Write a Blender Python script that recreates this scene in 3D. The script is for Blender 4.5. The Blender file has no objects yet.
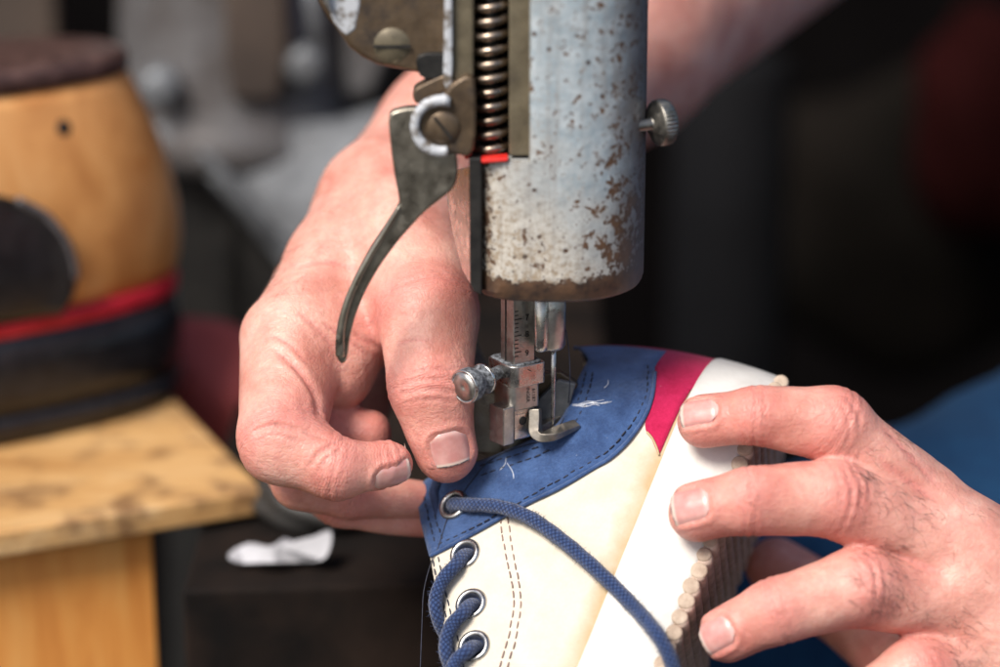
import bpy, bmesh, math, random
import numpy as np
from mathutils import Vector, Matrix
from mathutils.geometry import delaunay_2d_cdt

random.seed(7); rng = np.random.default_rng(7)
SC = bpy.context.scene
COL = SC.collection
# ------------------------------------------------------------------ frames
# lengths in cm; view frame: x right, y up, z towards the lens, origin at the focus point
S = 0.027; D = 70.0; TH = math.radians(18); H0 = 80.0
RX = np.array([1., 0, 0]); UP = np.array([0, math.sin(TH), math.cos(TH)]); TOW = np.array([0, -math.cos(TH), math.sin(TH)])
def V2W(p):
    p = np.asarray(p, float)
    return p[..., 0:1]*RX + p[..., 1:2]*UP + p[..., 2:3]*TOW + np.array([0, 0, H0])
def dirW(d):
    d = np.asarray(d, float); return d[0]*RX + d[1]*UP + d[2]*TOW
def P(u, v, z=0.0):
    k = S*(D-z)/D
    return np.array([(u-500)*k, (333.5-v)*k, z])
def PW(u, v, z=0.0): return V2W(P(u, v, z))
CAMW = D*TOW + np.array([0, 0, H0])
def W(u, v, y):                       # world point of a sight line on the upright plane Y = y
    d = PW(u, v, 0) - CAMW
    t = (y - CAMW[1])/d[1]
    return CAMW + t*d
def WZ(u, v, zc):                     # same on the level plane Z = zc
    d = PW(u, v, 0) - CAMW
    t = (zc - CAMW[2])/d[2]
    return CAMW + t*d

# ------------------------------------------------------------------ object helpers
def props(o, label=None, cat=None, group=None, kind=None):
    if label: o['label'] = label
    if cat: o['category'] = cat
    if group: o['group'] = group
    if kind: o['kind'] = kind
    return o
ORG = {}
def thing(name, label, cat, base, group=None):
    o = bpy.data.objects.new(name, None); COL.objects.link(o)
    o.empty_display_size = 0.01
    o.location = Vector(np.asarray(base)*0.01); ORG[o] = np.asarray(base, float)
    return props(o, label, cat, group)
def link(name, verts, faces, mat, parent=None, base=None, smooth=True, edges=()):
    verts = np.asarray(verts, float)
    if parent is not None: o0 = ORG[parent]
    else: o0 = np.asarray(base if base is not None else [0, 0, 0], float)
    me = bpy.data.meshes.new(name)
    me.from_pydata(((verts-o0)*0.01).tolist(), list(edges), faces)
    me.update()
    if mat: me.materials.append(mat)
    if smooth:
        me.polygons.foreach_set('use_smooth', [True]*len(me.polygons))
    o = bpy.data.objects.new(name, me); COL.objects.link(o)
    ORG[o] = o0
    if parent is not None: o.parent = parent
    else: o.location = Vector(o0*0.01)
    return o
def fixn(o):
    bm = bmesh.new(); bm.from_mesh(o.data)
    bmesh.ops.recalc_face_normals(bm, faces=bm.faces[:]); bm.to_mesh(o.data); bm.free(); return o
def bevel(o, w=0.06, seg=3, ang=35):
    m = o.modifiers.new('bevel', 'BEVEL'); m.width = w*0.01; m.segments = seg; m.limit_method = 'ANGLE'; m.angle_limit = math.radians(ang)
    m.harden_normals = False
    n = o.modifiers.new('wn', 'WEIGHTED_NORMAL'); n.keep_sharp = True
    return o
def solid(o, t, off=-1):
    m = o.modifiers.new('solid', 'SOLIDIFY'); m.thickness = t*0.01; m.offset = off; m.use_rim = True; return o
def spline(pts, n=12, closed=False):
    p = np.asarray(pts, float); N = len(p); out = []
    R = range(N if closed else N-1)
    for i in R:
        if closed: a, b, c, d = p[(i-1) % N], p[i], p[(i+1) % N], p[(i+2) % N]
        else: a, b, c, d = p[max(i-1, 0)], p[i], p[i+1], p[min(i+2, N-1)]
        for k in range(n):
            t = k/n
            out.append(0.5*((2*b)+(-a+c)*t+(2*a-5*b+4*c-d)*t*t+(-a+3*b-3*c+d)*t**3))
    if not closed: out.append(p[-1])
    return np.array(out)
def frames(path):
    T = np.gradient(path, axis=0); T /= np.linalg.norm(T, axis=1)[:, None]+1e-12
    n = np.cross(T[0], [0, 0, 1.0]);
    if np.linalg.norm(n) < 1e-3: n = np.cross(T[0], [0, 1.0, 0])
    n /= np.linalg.norm(n); Ns = []
    for t in T:
        n = n - t*np.dot(n, t); n /= np.linalg.norm(n); Ns.append(n.copy())
    Ns = np.array(Ns); return T, Ns, np.cross(T, Ns)
def tube_data(path, r, n=12, cap=True, squash=1.0):
    path = np.asarray(path, float); m = len(path)
    r = np.broadcast_to(np.asarray(r, float), (m,))
    T, N, B = frames(path)
    a = np.linspace(0, 2*np.pi, n, endpoint=False)
    v = path[:, None, :] + r[:, None, None]*(np.cos(a)[None, :, None]*N[:, None, :] + squash*np.sin(a)[None, :, None]*B[:, None, :])
    v = v.reshape(-1, 3); f = []
    for i in range(m-1):
        for j in range(n):
            f.append((i*n+j, i*n+(j+1) % n, (i+1)*n+(j+1) % n, (i+1)*n+j))
    if cap:
        f.append(tuple(range(n-1, -1, -1))); f.append(tuple((m-1)*n+j for j in range(n)))
    return v, f
class MB:
    def __init__(s): s.v = []; s.f = []; s.n = 0
    def add(s, v, f):
        v = np.asarray(v, float)
        s.f += [tuple(i+s.n for i in q) for q in f]; s.v.append(v); s.n += len(v); return s
    def build(s, name, mat, parent=None, base=None, smooth=True):
        return link(name, np.vstack(s.v), s.f, mat, parent, base, smooth)
def tube_uv(o, m, n, ln):
    uv = o.data.uv_layers.new(name='UVMap')
    for poly in o.data.polygons:
        if len(poly.loop_indices) != 4: continue
        k = poly.index; i, j = divmod(k, n)
        for li, (a, b) in zip(poly.loop_indices, ((j, i), (j+1, i), (j+1, i+1), (j, i+1))):
            uv.data[li].uv = (a/n, ln[b])
def lathe_data(c, axis, prof, n=48, ridge=None):
    """prof: list of (along, radius)"""
    axis = np.asarray(axis, float); axis /= np.linalg.norm(axis)
    e1 = np.cross(axis, [0, 0, 1.0]);
    if np.linalg.norm(e1) < 1e-3: e1 = np.array([1.0, 0, 0])
    e1 /= np.linalg.norm(e1); e2 = np.cross(axis, e1)
    a = np.linspace(0, 2*np.pi, n, endpoint=False); v = []; f = []
    for i, (h, r) in enumerate(prof):
        rr = np.full(n, r)
        if ridge and ridge[0] <= i <= ridge[1]: rr = rr*(1-ridge[2]*(np.arange(n) % 2))
        v.append(np.asarray(c)+axis*h + rr[:, None]*(np.cos(a)[:, None]*e1+np.sin(a)[:, None]*e2))
    m = len(prof)
    for i in range(m-1):
        for j in range(n): f.append((i*n+j, i*n+(j+1) % n, (i+1)*n+(j+1) % n, (i+1)*n+j))
    f.append(tuple(range(n-1, -1, -1))); f.append(tuple((m-1)*n+j for j in range(n)))
    return np.vstack(v), f
def plate(name, outline, y, thick, mat, parent, bev=0.06, smooth=0, closed=True):
    """an outline standing upright at plane Y=y, given its real thickness away from the lens"""
    o = np.asarray(outline, float)
    if smooth: o = spline(o, smooth, True)
    f = np.array([W(u, v, y) for u, v in o]); b = f + np.array([0, thick, 0])
    n = len(f)
    faces = [tuple(range(n)), tuple(range(2*n-1, n-1, -1))]+[(i, i+n, (i+1) % n+n, (i+1) % n) for i in range(n)]
    ob = fixn(link(name, np.vstack([f, b]), faces, mat, parent, smooth=True))
    if bev: bevel(ob, bev)
    return ob
def box_data(c, dims, yaw=0, tilt=0):
    c = np.asarray(c, float); d = np.asarray(dims, float)/2
    cy, sy = math.cos(yaw), math.sin(yaw); e1 = np.array([cy, sy, 0]); e2 = np.array([-sy, cy, 0]); e3 = np.array([0, 0, 1.0])
    v = [c+e1*d[0]*a+e2*d[1]*b+e3*d[2]*k for k in (-1, 1) for b in (-1, 1) for a in (-1, 1)]
    f = [(0, 2, 3, 1), (4, 5, 7, 6), (0, 1, 5, 4), (2, 6, 7, 3), (0, 4, 6, 2), (1, 3, 7, 5)]
    return np.array(v), f
def hull_poly(c, pts2, z0, z1, yaw):
    """plan outline pts2 (local x,y) around c extruded between heights z0,z1"""
    cy, sy = math.cos(yaw), math.sin(yaw); n = len(pts2)
    lo = [np.array([c[0]+x*cy-y*sy, c[1]+x*sy+y*cy, z0]) for x, y in pts2]
    hi = [p+np.array([0, 0, z1-z0]) for p in lo]
    f = [tuple(range(n-1, -1, -1)), tuple(range(n, 2*n))]+[(i, (i+1) % n, (i+1) % n+n, i+n) for i in range(n)]
    return np.array(lo+hi), f

# ------------------------------------------------------------------ materials
class NT:
    def __init__(s, name):
        s.m = bpy.data.materials.new(name); s.m.use_nodes = True; s.t = s.m.node_tree; s.N = s.t.nodes
        s.b = next(n for n in s.N if n.type == 'BSDF_PRINCIPLED'); s.tc = s.N.new('ShaderNodeTexCoord')
    def n(s, typ, **kw):
        x = s.N.new('ShaderNode'+typ)
        for k, v in kw.items():
            if k in x.inputs: x.inputs[k].default_value = v
            else: setattr(x, k, v)
        return x
    def l(s, a, b): s.t.links.new(a, b)
    def noise(s, scale, detail=4, rough=0.55, vec=None, dist=0):
        x = s.n('TexNoise', Scale=scale, Detail=detail, Roughness=rough, Distortion=dist); s.l(vec or s.tc.outputs['Object'], x.inputs['Vector']); return x.outputs['Fac']
    def map(s, scale=(1, 1, 1), rot=(0, 0, 0), src='Object'):
        x = s.n('Mapping'); x.inputs['Scale'].default_value = scale; x.inputs['Rotation'].default_value = rot; s.l(s.tc.outputs[src], x.inputs['Vector']); return x.outputs['Vector']
    def ramp(s, fac, stops, interp='LINEAR'):
        x = s.n('ValToRGB'); x.color_ramp.interpolation = interp; e = x.color_ramp.elements
        while len(e) < len(stops): e.new(0.5)
        for i, (p, c) in enumerate(stops):
            e[i].position = p; e[i].color = (c, c, c, 1) if np.isscalar(c) else (*c, 1)
        s.l(fac, x.inputs['Fac']); return x.outputs['Color']
    def mix(s, fac, a, b, mode='MIX'):
        x = s.n('Mix', data_type='RGBA', blend_type=mode)
        for src, i in ((fac, 0), (a, 6), (b, 7)):
            if hasattr(src, 'is_linked') or hasattr(src, 'links'): s.l(src, x.inputs[i])
            elif i == 0: x.inputs[0].default_value = src
            else: x.inputs[i].default_value = (*src, 1)
        return x.outputs[2]
    def math(s, op, a, b=None, c=None):
        x = s.n('Math', operation=op)
        for i, q in enumerate((a, b, c)):
            if q is None: continue
            if hasattr(q, 'links'): s.l(q, x.inputs[i])
            else: x.inputs[i].default_value = q
        return x.outputs[0]
    def attr(s, name):
        x = s.n('Attribute', attribute_name=name); return x.outputs['Fac']
    def bump(s, h, strength=0.5, dist=0.001, prev=None):
        x = s.n('Bump', Strength=strength, Distance=dist); s.l(h, x.inputs['Height'])
        if prev: s.l(prev, x.inputs['Normal'])
        return x.outputs['Normal']
    def out(s, col=None, rough=None, metal=None, normal=None, **kw):
        for k, v in (('Base Color', col), ('Roughness', rough), ('Metallic', metal)):
            if v is None: continue
            if hasattr(v, 'links'): s.l(v, s.b.inputs[k])
            else: s.b.inputs[k].default_value = (*v, 1) if k == 'Base Color' else v
        if normal: s.l(normal, s.b.inputs['Normal'])
        for k, v in kw.items(): s.b.inputs[k.replace('_', ' ')].default_value = v
        return s.m
def basic(name, c1, c2, scale, rough=0.5, metal=0.0, bump=0.2, bscale=None, bdist=0.0005, lo=0.35, hi=0.65, vec=None, rvar=0.0, **kw):
    t = NT(name); f = t.noise(scale, 6, 0.6)
    col = t.ramp(f, [(lo, c1), (hi, c2)])
    b = t.bump(t.noise(bscale or scale*3, 5), bump, bdist) if bump else None
    r = rough
    if rvar: r = t.ramp(t.noise(scale*1.7, 5), [(0.3, max(rough-rvar, 0.05)), (0.7, rough+rvar)])
    return t.out(col, r, metal, b, **kw)

def mat_skin():
    t = NT('skin')
    n1 = t.noise(70, 5, 0.6); n2 = t.noise(420, 5, 0.65); n3 = t.noise(1500, 3)
    base = t.ramp(n1, [(0.32, (0.52, 0.215, 0.165)), (0.50, (0.65, 0.325, 0.258)), (0.70, (0.74, 0.435, 0.355))])
    base = t.mix(t.ramp(n2, [(0.42, 0.0), (0.72, 0.42)]), base, (0.56, 0.205, 0.175))
    base = t.mix(t.math('MULTIPLY', t.attr('red'), 0.65), base, (0.60, 0.175, 0.155))
    # ground-in grime of a cobbler's hands, in the creases and over the joints
    g = t.math('MULTIPLY', t.attr('grime'), t.ramp(t.noise(900, 6, 0.7), [(0.46, 0.0), (0.70, 0.75)]))
    base = t.mix(g, base, (0.10, 0.065, 0.055))
    jd = t.attr('jd'); jm = t.attr('jm')
    w = t.math('SINE', t.math('ADD', t.math('MULTIPLY', jd, 34.0), t.math('MULTIPLY', t.noise(170, 3, 0.5), 15.0)))
    w = t.math('POWER', t.math('ABSOLUTE', w), 0.45)
    nb = t.bump(t.math('MULTIPLY', t.math('MULTIPLY', w, jm), t.ramp(t.noise(330, 3), [(0.35, 0.15), (0.65, 1.0)])), 0.38, 0.0005)
    vo = t.n('TexVoronoi', Scale=640.0, feature='DISTANCE_TO_EDGE'); 
    mp = t.n('Mapping'); mp.inputs['Scale'].default_value = (1, 1, 1); 
    wv = t.n('VectorMath', operation='ADD'); nz = t.n('TexNoise', Scale=300.0, Detail=3.0)
    t.l(t.tc.outputs['Object'], nz.inputs['Vector'])
    sc = t.n('VectorMath', operation='SCALE'); t.l(nz.outputs['Color'], sc.inputs[0]); sc.inputs['Scale'].default_value = 0.0022
    t.l(t.tc.outputs['Object'], wv.inputs[0]); t.l(sc.outputs[0], wv.inputs[1]); t.l(wv.outputs[0], vo.inputs['Vector'])
    cell = t.ramp(vo.outputs['Distance'], [(0.0, 0.0), (0.16, 1.0)])
    nb = t.bump(cell, 0.26, 0.00026, nb)
    # long soft wrinkles
    wr = t.noise(1.0, 6, 0.62, t.map((160, 420, 260), (0.3, 0.5, 0.7)))
    nb = t.bump(t.math('MULTIPLY', wr, t.ramp(t.noise(60, 3), [(0.4, 0.15), (0.62, 1.0)])), 0.6, 0.0010, nb)
    wr2 = t.noise(1.0, 5, 0.6, t.map((260, 620, 900), (0.9, 0.2, -0.5))); nb = t.bump(wr2, 0.26, 0.0005, nb)
    nb = t.bump(n3, 0.16, 0.0003, nb)
    rough = t.ramp(n2, [(0.3, 0.34), (0.7, 0.54)])
    m = t.out(base, rough, 0.0, nb)
    b = t.b
    b.inputs['Subsurface Weight'].default_value = 0.4
    b.inputs['Subsurface Radius'].default_value = (1.0, 0.32, 0.18)
    b.inputs['Subsurface Scale'].default_value = 0.0030
    b.inputs['Specular IOR Level'].default_value = 0.42
    return m
def mat_nail():
    t = NT('nail')
    e = t.attr('tip')
    c = t.mix(t.ramp(t.noise(300, 4), [(0.35, 0.0), (0.7, 1.0)]), (0.55, 0.235, 0.215), (0.66, 0.335, 0.305))
    c = t.mix(t.ramp(e, [(0.05, 0.45), (0.24, 0.0)]), c, (0.78, 0.56, 0.51))
    c = t.mix(t.ramp(e, [(0.87, 0.0), (0.92, 0.8)]), c, (0.70, 0.55, 0.48))
    dn = t.ramp(t.noise(900, 4), [(0.35, 0.2), (0.6, 1.0)])
    c = t.mix(t.math('MULTIPLY', t.ramp(e, [(0.945, 0.0), (0.975, 1.0)]), dn), c, (0.10, 0.09, 0.10))
    nb = t.bump(t.noise(1, 3, 0.5, t.map((2400, 2400, 200))), 0.12, 0.0002)
    return t.out(c, 0.30, 0.0, nb, Subsurface_Weight=0.3, Subsurface_Scale=0.002, Specular_IOR_Level=0.5)
def mat_paint():
    t = NT('chipped_paint')
    sep = t.n('SeparateXYZ'); t.l(t.tc.outputs['Object'], sep.inputs[0])
    X = t.math('MULTIPLY', sep.outputs[0], 100.0); Z = t.math('MULTIPLY', sep.outputs[2], 100.0)   # cm
    n_big = t.noise(65, 5, 0.6); n_mid = t.noise(230, 6, 0.62); n_fine = t.noise(620, 6, 0.7)
    low = t.ramp(t.math('ADD', Z, t.math('MULTIPLY', n_big, 3.0)), [(0.0, 1.0), (1.0, 0.0)])
    lowm = t.n('MapRange'); t.l(t.math('ADD', t.math('ADD', Z, t.math('MULTIPLY', X, 0.9)), t.math('MULTIPLY', n_big, 4.0)), lowm.inputs['Value'])
    lowm.inputs['From Min'].default_value = 6.3; lowm.inputs['From Max'].default_value = 2.6
    blue = t.mix(t.ramp(n_mid, [(0.35, 0.0), (0.65, 1.0)]), (0.265, 0.325, 0.365), (0.42, 0.465, 0.49))
    cream = t.mix(t.ramp(n_fine, [(0.38, 0.0), (0.62, 1.0)]), (0.30, 0.235, 0.165), (0.60, 0.585, 0.54))
    paint = t.mix(lowm.outputs[0], blue, cream)
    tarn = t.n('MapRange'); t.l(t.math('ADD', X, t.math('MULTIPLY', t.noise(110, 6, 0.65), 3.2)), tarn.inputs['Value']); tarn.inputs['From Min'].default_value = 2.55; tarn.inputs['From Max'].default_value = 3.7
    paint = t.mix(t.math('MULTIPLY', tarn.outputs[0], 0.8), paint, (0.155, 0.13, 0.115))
    # small tan speckle
    paint = t.mix(t.ramp(n_fine, [(0.57, 0.0), (0.66, 0.75)]), paint, (0.27, 0.20, 0.14))
    paint = t.mix(t.ramp(t.noise(1.0, 5, 0.6, t.map((420, 420, 30))), [(0.50, 0.0), (0.72, 0.55)]), paint, (0.22, 0.20, 0.18))
    # rust and bare brown metal chips
    right = t.n('MapRange'); t.l(X, right.inputs['Value']); right.inputs['From Min'].default_value = 0.2; right.inputs['From Max'].default_value = 2.0
    rz = t.n('MapRange'); t.l(Z, rz.inputs['Value']); rz.inputs['From Min'].default_value = 4.8; rz.inputs['From Max'].default_value = 1.0
    rim = t.n('MapRange'); t.l(Z, rim.inputs['Value']); rim.inputs['From Min'].default_value = 0.75; rim.inputs['From Max'].default_value = 0.10
    v = t.math('ADD', n_fine, t.math('MULTIPLY', n_mid, 0.75))
    v = t.math('ADD', v, t.math('MULTIPLY', t.math('MULTIPLY', right.outputs[0], rz.outputs[0]), 0.185))
    v = t.math('ADD', v, t.math('MULTIPLY', right.outputs[0], 0.055))
    v = t.math('ADD', v, t.math('MULTIPLY', rim.outputs[0], 0.75))
    le_ = t.n('MapRange'); t.l(X, le_.inputs['Value']); le_.inputs['From Min'].default_value = -1.75; le_.inputs['From Max'].default_value = -2.15
    v = t.math('ADD', v, t.math('MULTIPLY', le_.outputs[0], 0.28))
    streak = t.noise(1.0, 5, 0.6, t.map((520, 520, 28)))
    chip = t.ramp(v, [(0.0, 0.0), (1.0, 1.0)])
    cm = t.n('MapRange'); t.l(v, cm.inputs['Value']); cm.inputs['From Min'].default_value = 0.995; cm.inputs['From Max'].default_value = 1.03
    rust = t.mix(t.ramp(n_mid, [(0.35, 0.0), (0.65, 1.0)]), (0.032, 0.020, 0.016), (0.115, 0.062, 0.034))
    sp = t.n('TexVoronoi', Scale=260.0, Randomness=1.0)
    t.l(t.tc.outputs['Object'], sp.inputs['Vector'])
    spots = t.math('MULTIPLY', t.ramp(t.math('ADD', sp.outputs['Distance'], t.math('MULTIPLY', n_fine, 0.25)), [(0.25, 1.0), (0.32, 0.0)]), t.ramp(t.noise(90, 3), [(0.42, 0.0), (0.52, 1.0)]))
    pk = t.math('MAXIMUM', cm.outputs[0], spots)
    col = t.mix(pk, paint, rust)
    # grey-brown mixed in towards the right flank
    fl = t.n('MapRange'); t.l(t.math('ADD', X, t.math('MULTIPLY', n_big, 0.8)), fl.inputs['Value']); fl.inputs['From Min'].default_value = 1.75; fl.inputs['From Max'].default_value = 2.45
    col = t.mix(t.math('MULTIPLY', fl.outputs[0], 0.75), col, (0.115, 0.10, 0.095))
    # bare, oily olive-brown metal in the spring channel and a red touch on its ledge
    ch = t.attr('channel')
    ol = t.mix(t.ramp(n_mid, [(0.35, 0.0), (0.65, 1.0)]), (0.085, 0.068, 0.040), (0.17, 0.14, 0.09))
    col = t.mix(ch, col, ol)
    h = t.math('ADD', t.math('MULTIPLY', pk, -1.0), t.math('MULTIPLY', n_fine, 0.5))
    nb = t.bump(h, 0.55, 0.0004); nb = t.bump(t.noise(160, 4), 0.4, 0.0012, nb)
    rough = t.mix(pk, t.ramp(n_mid, [(0.3, 0.30), (0.7, 0.48)]), (0.5, 0.5, 0.5))
    return t.out(col, rough, 0.0, nb)
def steel(name, c1, c2, rough=0.32, scale=260, bump=0.15, metal=1.0, grime=None, gl=(0.55, 0.68)):
    t = NT(name); f = t.noise(scale, 6, 0.65)
    col = t.ramp(f, [(0.32, c1), (0.68, c2)])
    r = t.ramp(t.noise(scale*1.4, 5), [(0.3, max(rough-0.12, 0.08)), (0.7, rough+0.14)])
    if grime is not None:
        g = t.ramp(t.noise(scale*0.55, 6, 0.7), [(gl[0], 0.0), (gl[1], 1.0)])
        col = t.mix(g, col, grime); r = t.mix(g, r, (0.75, 0.75, 0.75)); 
        mt = t.ramp(g, [(0.0, metal), (1.0, 0.15)])
    else: mt = metal
    nb = t.bump(t.noise(scale*2.5, 4), bump, 0.0002); nb = t.bump(t.noise(1.0, 4, 0.5, t.map((300, 300, 2600))), 0.06, 0.0002, nb)
    return t.out(col, r, mt, nb)
def weave(name, c1, c2, pitch=0.035, fuzz=0.5, rough=0.9, dirt=None, strength=0.5, low=0):
    t = NT(name); uvv = t.tc.outputs['UV']
    sep = t.n('SeparateXYZ'); t.l(uvv, sep.inputs[0])
    k = 2*math.pi/pitch
    nz = t.noise(700, 3)
    a = t.math('SINE', t.math('ADD', t.math('MULTIPLY', sep.outputs[0], k), t.math('MULTIPLY', nz, 2.0)))
    b = t.math('SINE', t.math('ADD', t.math('MULTIPLY', sep.outputs[1], k), t.math('MULTIPLY', nz, 2.0)))
    w = t.math('MULTIPLY', a, b)
    f = t.math('ADD', t.math('MULTIPLY', t.noise(120, 6, 0.6), 0.6), t.math('MULTIPLY', t.noise(1300, 4, 0.75), 0.4))
    f2 = t.math('ADD', f, t.math('MULTIPLY', w, 0.06))
    col = t.ramp(f2, [(0.36, c1), (0.64, c2)])
    if dirt is not None:
        col = t.mix(t.ramp(t.noise(55, 6, 0.65), [(0.52, 0.0), (0.75, 0.55)]), col, dirt)
    if low:   # yellowed glue stain along the rubber band
        mr = t.n('MapRange'); t.l(t.math('ADD', sep.outputs[1], t.math('MULTIPLY', t.noise(110, 4), -0.8)), mr.inputs['Value']); mr.inputs['From Min'].default_value = 2.15; mr.inputs['From Max'].default_value = 1.55
        col = t.mix(t.math('MULTIPLY', mr.outputs[0], 0.8), col, (0.42, 0.29, 0.14))
    # pale lint specks
    sp = t.n('TexVoronoi', Scale=420.0); t.l(t.tc.outputs['Object'], sp.inputs['Vector'])
    lint = t.math('MULTIPLY', t.ramp(sp.outputs['Distance'], [(0.05, 0.5), (0.11, 0.0)]), t.ramp(t.noise(200, 3), [(0.55, 0.0), (0.65, fuzz)]))
    col = t.mix(lint, col, (0.6, 0.62, 0.66))
    nb = t.bump(w, strength, 0.00025); nb = t.bump(t.noise(1400, 5, 0.7), 0.35*fuzz+0.1, 0.0004, nb); nb = t.bump(t.noise(90, 4), 0.25, 0.0012, nb)
    return t.out(col, rough, 0.0, nb, Specular_IOR_Level=0.2, Sheen_Weight=0.25*fuzz)
def mat_lace():
    t = NT('lace'); sep = t.n('SeparateXYZ'); t.l(t.tc.outputs['UV'], sep.inputs[0])
    a = t.math('MULTIPLY', sep.outputs[0], 2*math.pi*8); b = t.math('MULTIPLY', sep.outputs[1], 2*math.pi/0.135)
    w1 = t.math('ABSOLUTE', t.math('SINE', t.math('MULTIPLY', t.math('ADD', a, b), 0.5)))
    w2 = t.math('ABSOLUTE', t.math('SINE', t.math('MULTIPLY', t.math('SUBTRACT', a, b), 0.5)))
    w = t.math('MULTIPLY', w1, w2)
    col = t.ramp(t.math('ADD', t.math('MULTIPLY', w, 0.6), t.math('MULTIPLY', t.noise(600, 5, 0.7), 0.5)), [(0.15, (0.006, 0.010, 0.035)), (0.45, (0.018, 0.036, 0.105)), (0.85, (0.045, 0.080, 0.19))])
    nb = t.bump(w, 0.4, 0.0003); nb = t.bump(t.noise(1300, 5, 0.75), 0.8, 0.0005, nb)
    return t.out(col, 0.92, 0.0, nb, Specular_IOR_Level=0.15, Sheen_Weight=0.3)
def mat_wood(name, c1, c2, c3, dark=None, rot=(0, 0, 0), sc=(30, 200, 200), rough=0.5, lo=0.6):
    t = NT(name); v = t.map(sc, rot)
    f = t.noise(1.0, 6, 0.6, v, 0.8)
    col = t.ramp(f, [(0.28, c1), (0.5, c2), (0.72, c3)])
    if dark is not None:
        col = t.mix(t.ramp(t.noise(42, 5, 0.65), [(lo, 0.0), (lo+0.14, 0.85)]), col, dark)
    nb = t.bump(f, 0.3, 0.0008)
    return t.out(col, rough, 0.0, nb)

M = {}
M['skin'] = mat_skin(); M['nail'] = mat_nail(); M['paint'] = mat_paint()
M['hair'] = basic('hair', (0.02, 0.014, 0.012), (0.05, 0.032, 0.025), 300, 0.5, bump=0)
M['steel'] = steel('bright_steel', (0.44, 0.42, 0.40), (0.62, 0.60, 0.57), 0.28, grime=(0.10, 0.07, 0.045), gl=(0.60, 0.75))
M['warm'] = steel('warm_steel', (0.34, 0.325, 0.305), (0.52, 0.50, 0.47), 0.38, grime=(0.15, 0.105, 0.07), gl=(0.60, 0.80))
M['footm'] = steel('worn_foot_steel', (0.19, 0.17, 0.145), (0.33, 0.30, 0.26), 0.42, scale=320, metal=0.9, grime=(0.11, 0.06, 0.03), gl=(0.56, 0.72))
M['dull'] = steel('dull_steel', (0.19, 0.18, 0.16), (0.34, 0.325, 0.29), 0.42, grime=(0.045, 0.032, 0.025), gl=(0.55, 0.72))
M['lever'] = steel('lever_steel', (0.27, 0.245, 0.20), (0.40, 0.37, 0.31), 0.36, scale=160, grime=(0.04, 0.03, 0.025), gl=(0.58, 0.74))
M['brown'] = steel('oiled_iron', (0.085, 0.06, 0.04), (0.17, 0.12, 0.075), 0.36, scale=170, metal=0.55, grime=(0.02, 0.014, 0.011), gl=(0.50, 0.66))
M['olive'] = steel('olive_iron', (0.10, 0.083, 0.055), (0.19, 0.16, 0.105), 0.42, scale=140, metal=0.35, grime=(0.035, 0.026, 0.018), gl=(0.55, 0.72))
M['black'] = basic('black_iron', (0.010, 0.010, 0.010), (0.028, 0.026, 0.024), 200, 0.5, 0.3, 0.2)
M['dust'] = basic('dusty_iron', (0.03, 0.032, 0.036), (0.23, 0.25, 0.28), 900, 0.8, 0.1, 0.5, lo=0.38, hi=0.66)
M['white_paint'] = basic('worn_white_paint', (0.12, 0.095, 0.07), (0.46, 0.48, 0.51), 330, 0.45, 0, 0.35, lo=0.36, hi=0.52)
M['red_paint'] = basic('red_paint', (0.55, 0.012, 0.012), (0.72, 0.03, 0.02), 300, 0.4)
M['spring'] = steel('spring_steel', (0.20, 0.155, 0.12), (0.36, 0.29, 0.23), 0.30, scale=300, grime=(0.05, 0.035, 0.02), gl=(0.58, 0.72))
M['chrome'] = steel('eyelet_metal', (0.34, 0.335, 0.33), (0.55, 0.54, 0.53), 0.28, scale=300)
M['blue'] = weave('blue_canvas', (0.014, 0.040, 0.125), (0.058, 0.122, 0.295), fuzz=0.9)
M['magenta'] = weave('magenta_suede', (0.33, 0.005, 0.045), (0.49, 0.016, 0.085), fuzz=0.35, strength=0.2)
M['cream'] = weave('cream_canvas', (0.57, 0.51, 0.42), (0.65, 0.60, 0.51), fuzz=0.0, dirt=(0.53, 0.45, 0.33), low=1, strength=0.28)
M['lining'] = weave('dark_lining', (0.02, 0.03, 0.07), (0.035, 0.05, 0.11), fuzz=0.4)
M['foxing'] = basic('white_rubber', (0.55, 0.525, 0.485), (0.66, 0.64, 0.605), 75, 0.5, 0, 0.25, 500, 0.0004)
M['tread'] = basic('tan_rubber', (0.40, 0.29, 0.23), (0.60, 0.465, 0.38), 260, 0.72, 0, 0.5, 900, 0.0006)
M['treadtip'] = basic('worn_tan_rubber', (0.34, 0.255, 0.19), (0.50, 0.40, 0.31), 330, 0.7, 0, 0.4, 900)
M['lace'] = mat_lace()
M['thread'] = basic('navy_thread', (0.008, 0.010, 0.022), (0.02, 0.025, 0.05), 600, 0.6, bump=0)
M['brownthread'] = basic('brown_thread', (0.16, 0.10, 0.085), (0.27, 0.18, 0.15), 600, 0.7, bump=0)
M['palethread'] = basic('pale_thread', (0.55, 0.58, 0.66), (0.8, 0.82, 0.86), 600, 0.6, bump=0)
M['lastwood'] = mat_wood('last_wood', (0.46, 0.19, 0.055), (0.64, 0.305, 0.10), (0.74, 0.40, 0.16), (0.44, 0.14, 0.02), sc=(55, 55, 18), rough=0.38, lo=0.60)
M['plank'] = mat_wood('stand_plank', (0.40, 0.20, 0.065), (0.54, 0.315, 0.125), (0.64, 0.43, 0.22), (0.16, 0.08, 0.035), rot=(0, 0, 0.4), sc=(18, 95, 120), lo=0.50)
M['post'] = mat_wood('stand_post', (0.64, 0.225, 0.045), (0.80, 0.33, 0.075), (0.86, 0.42, 0.12), None, sc=(130, 130, 16), rough=0.55)
M['leather'] = basic('black_leather', (0.008, 0.008, 0.010), (0.016, 0.016, 0.019), 160, 0.30, 0, 0.2)
M['greyedge'] = basic('grey_edge', (0.05, 0.048, 0.052), (0.14, 0.135, 0.145), 120, 0.6)
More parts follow.
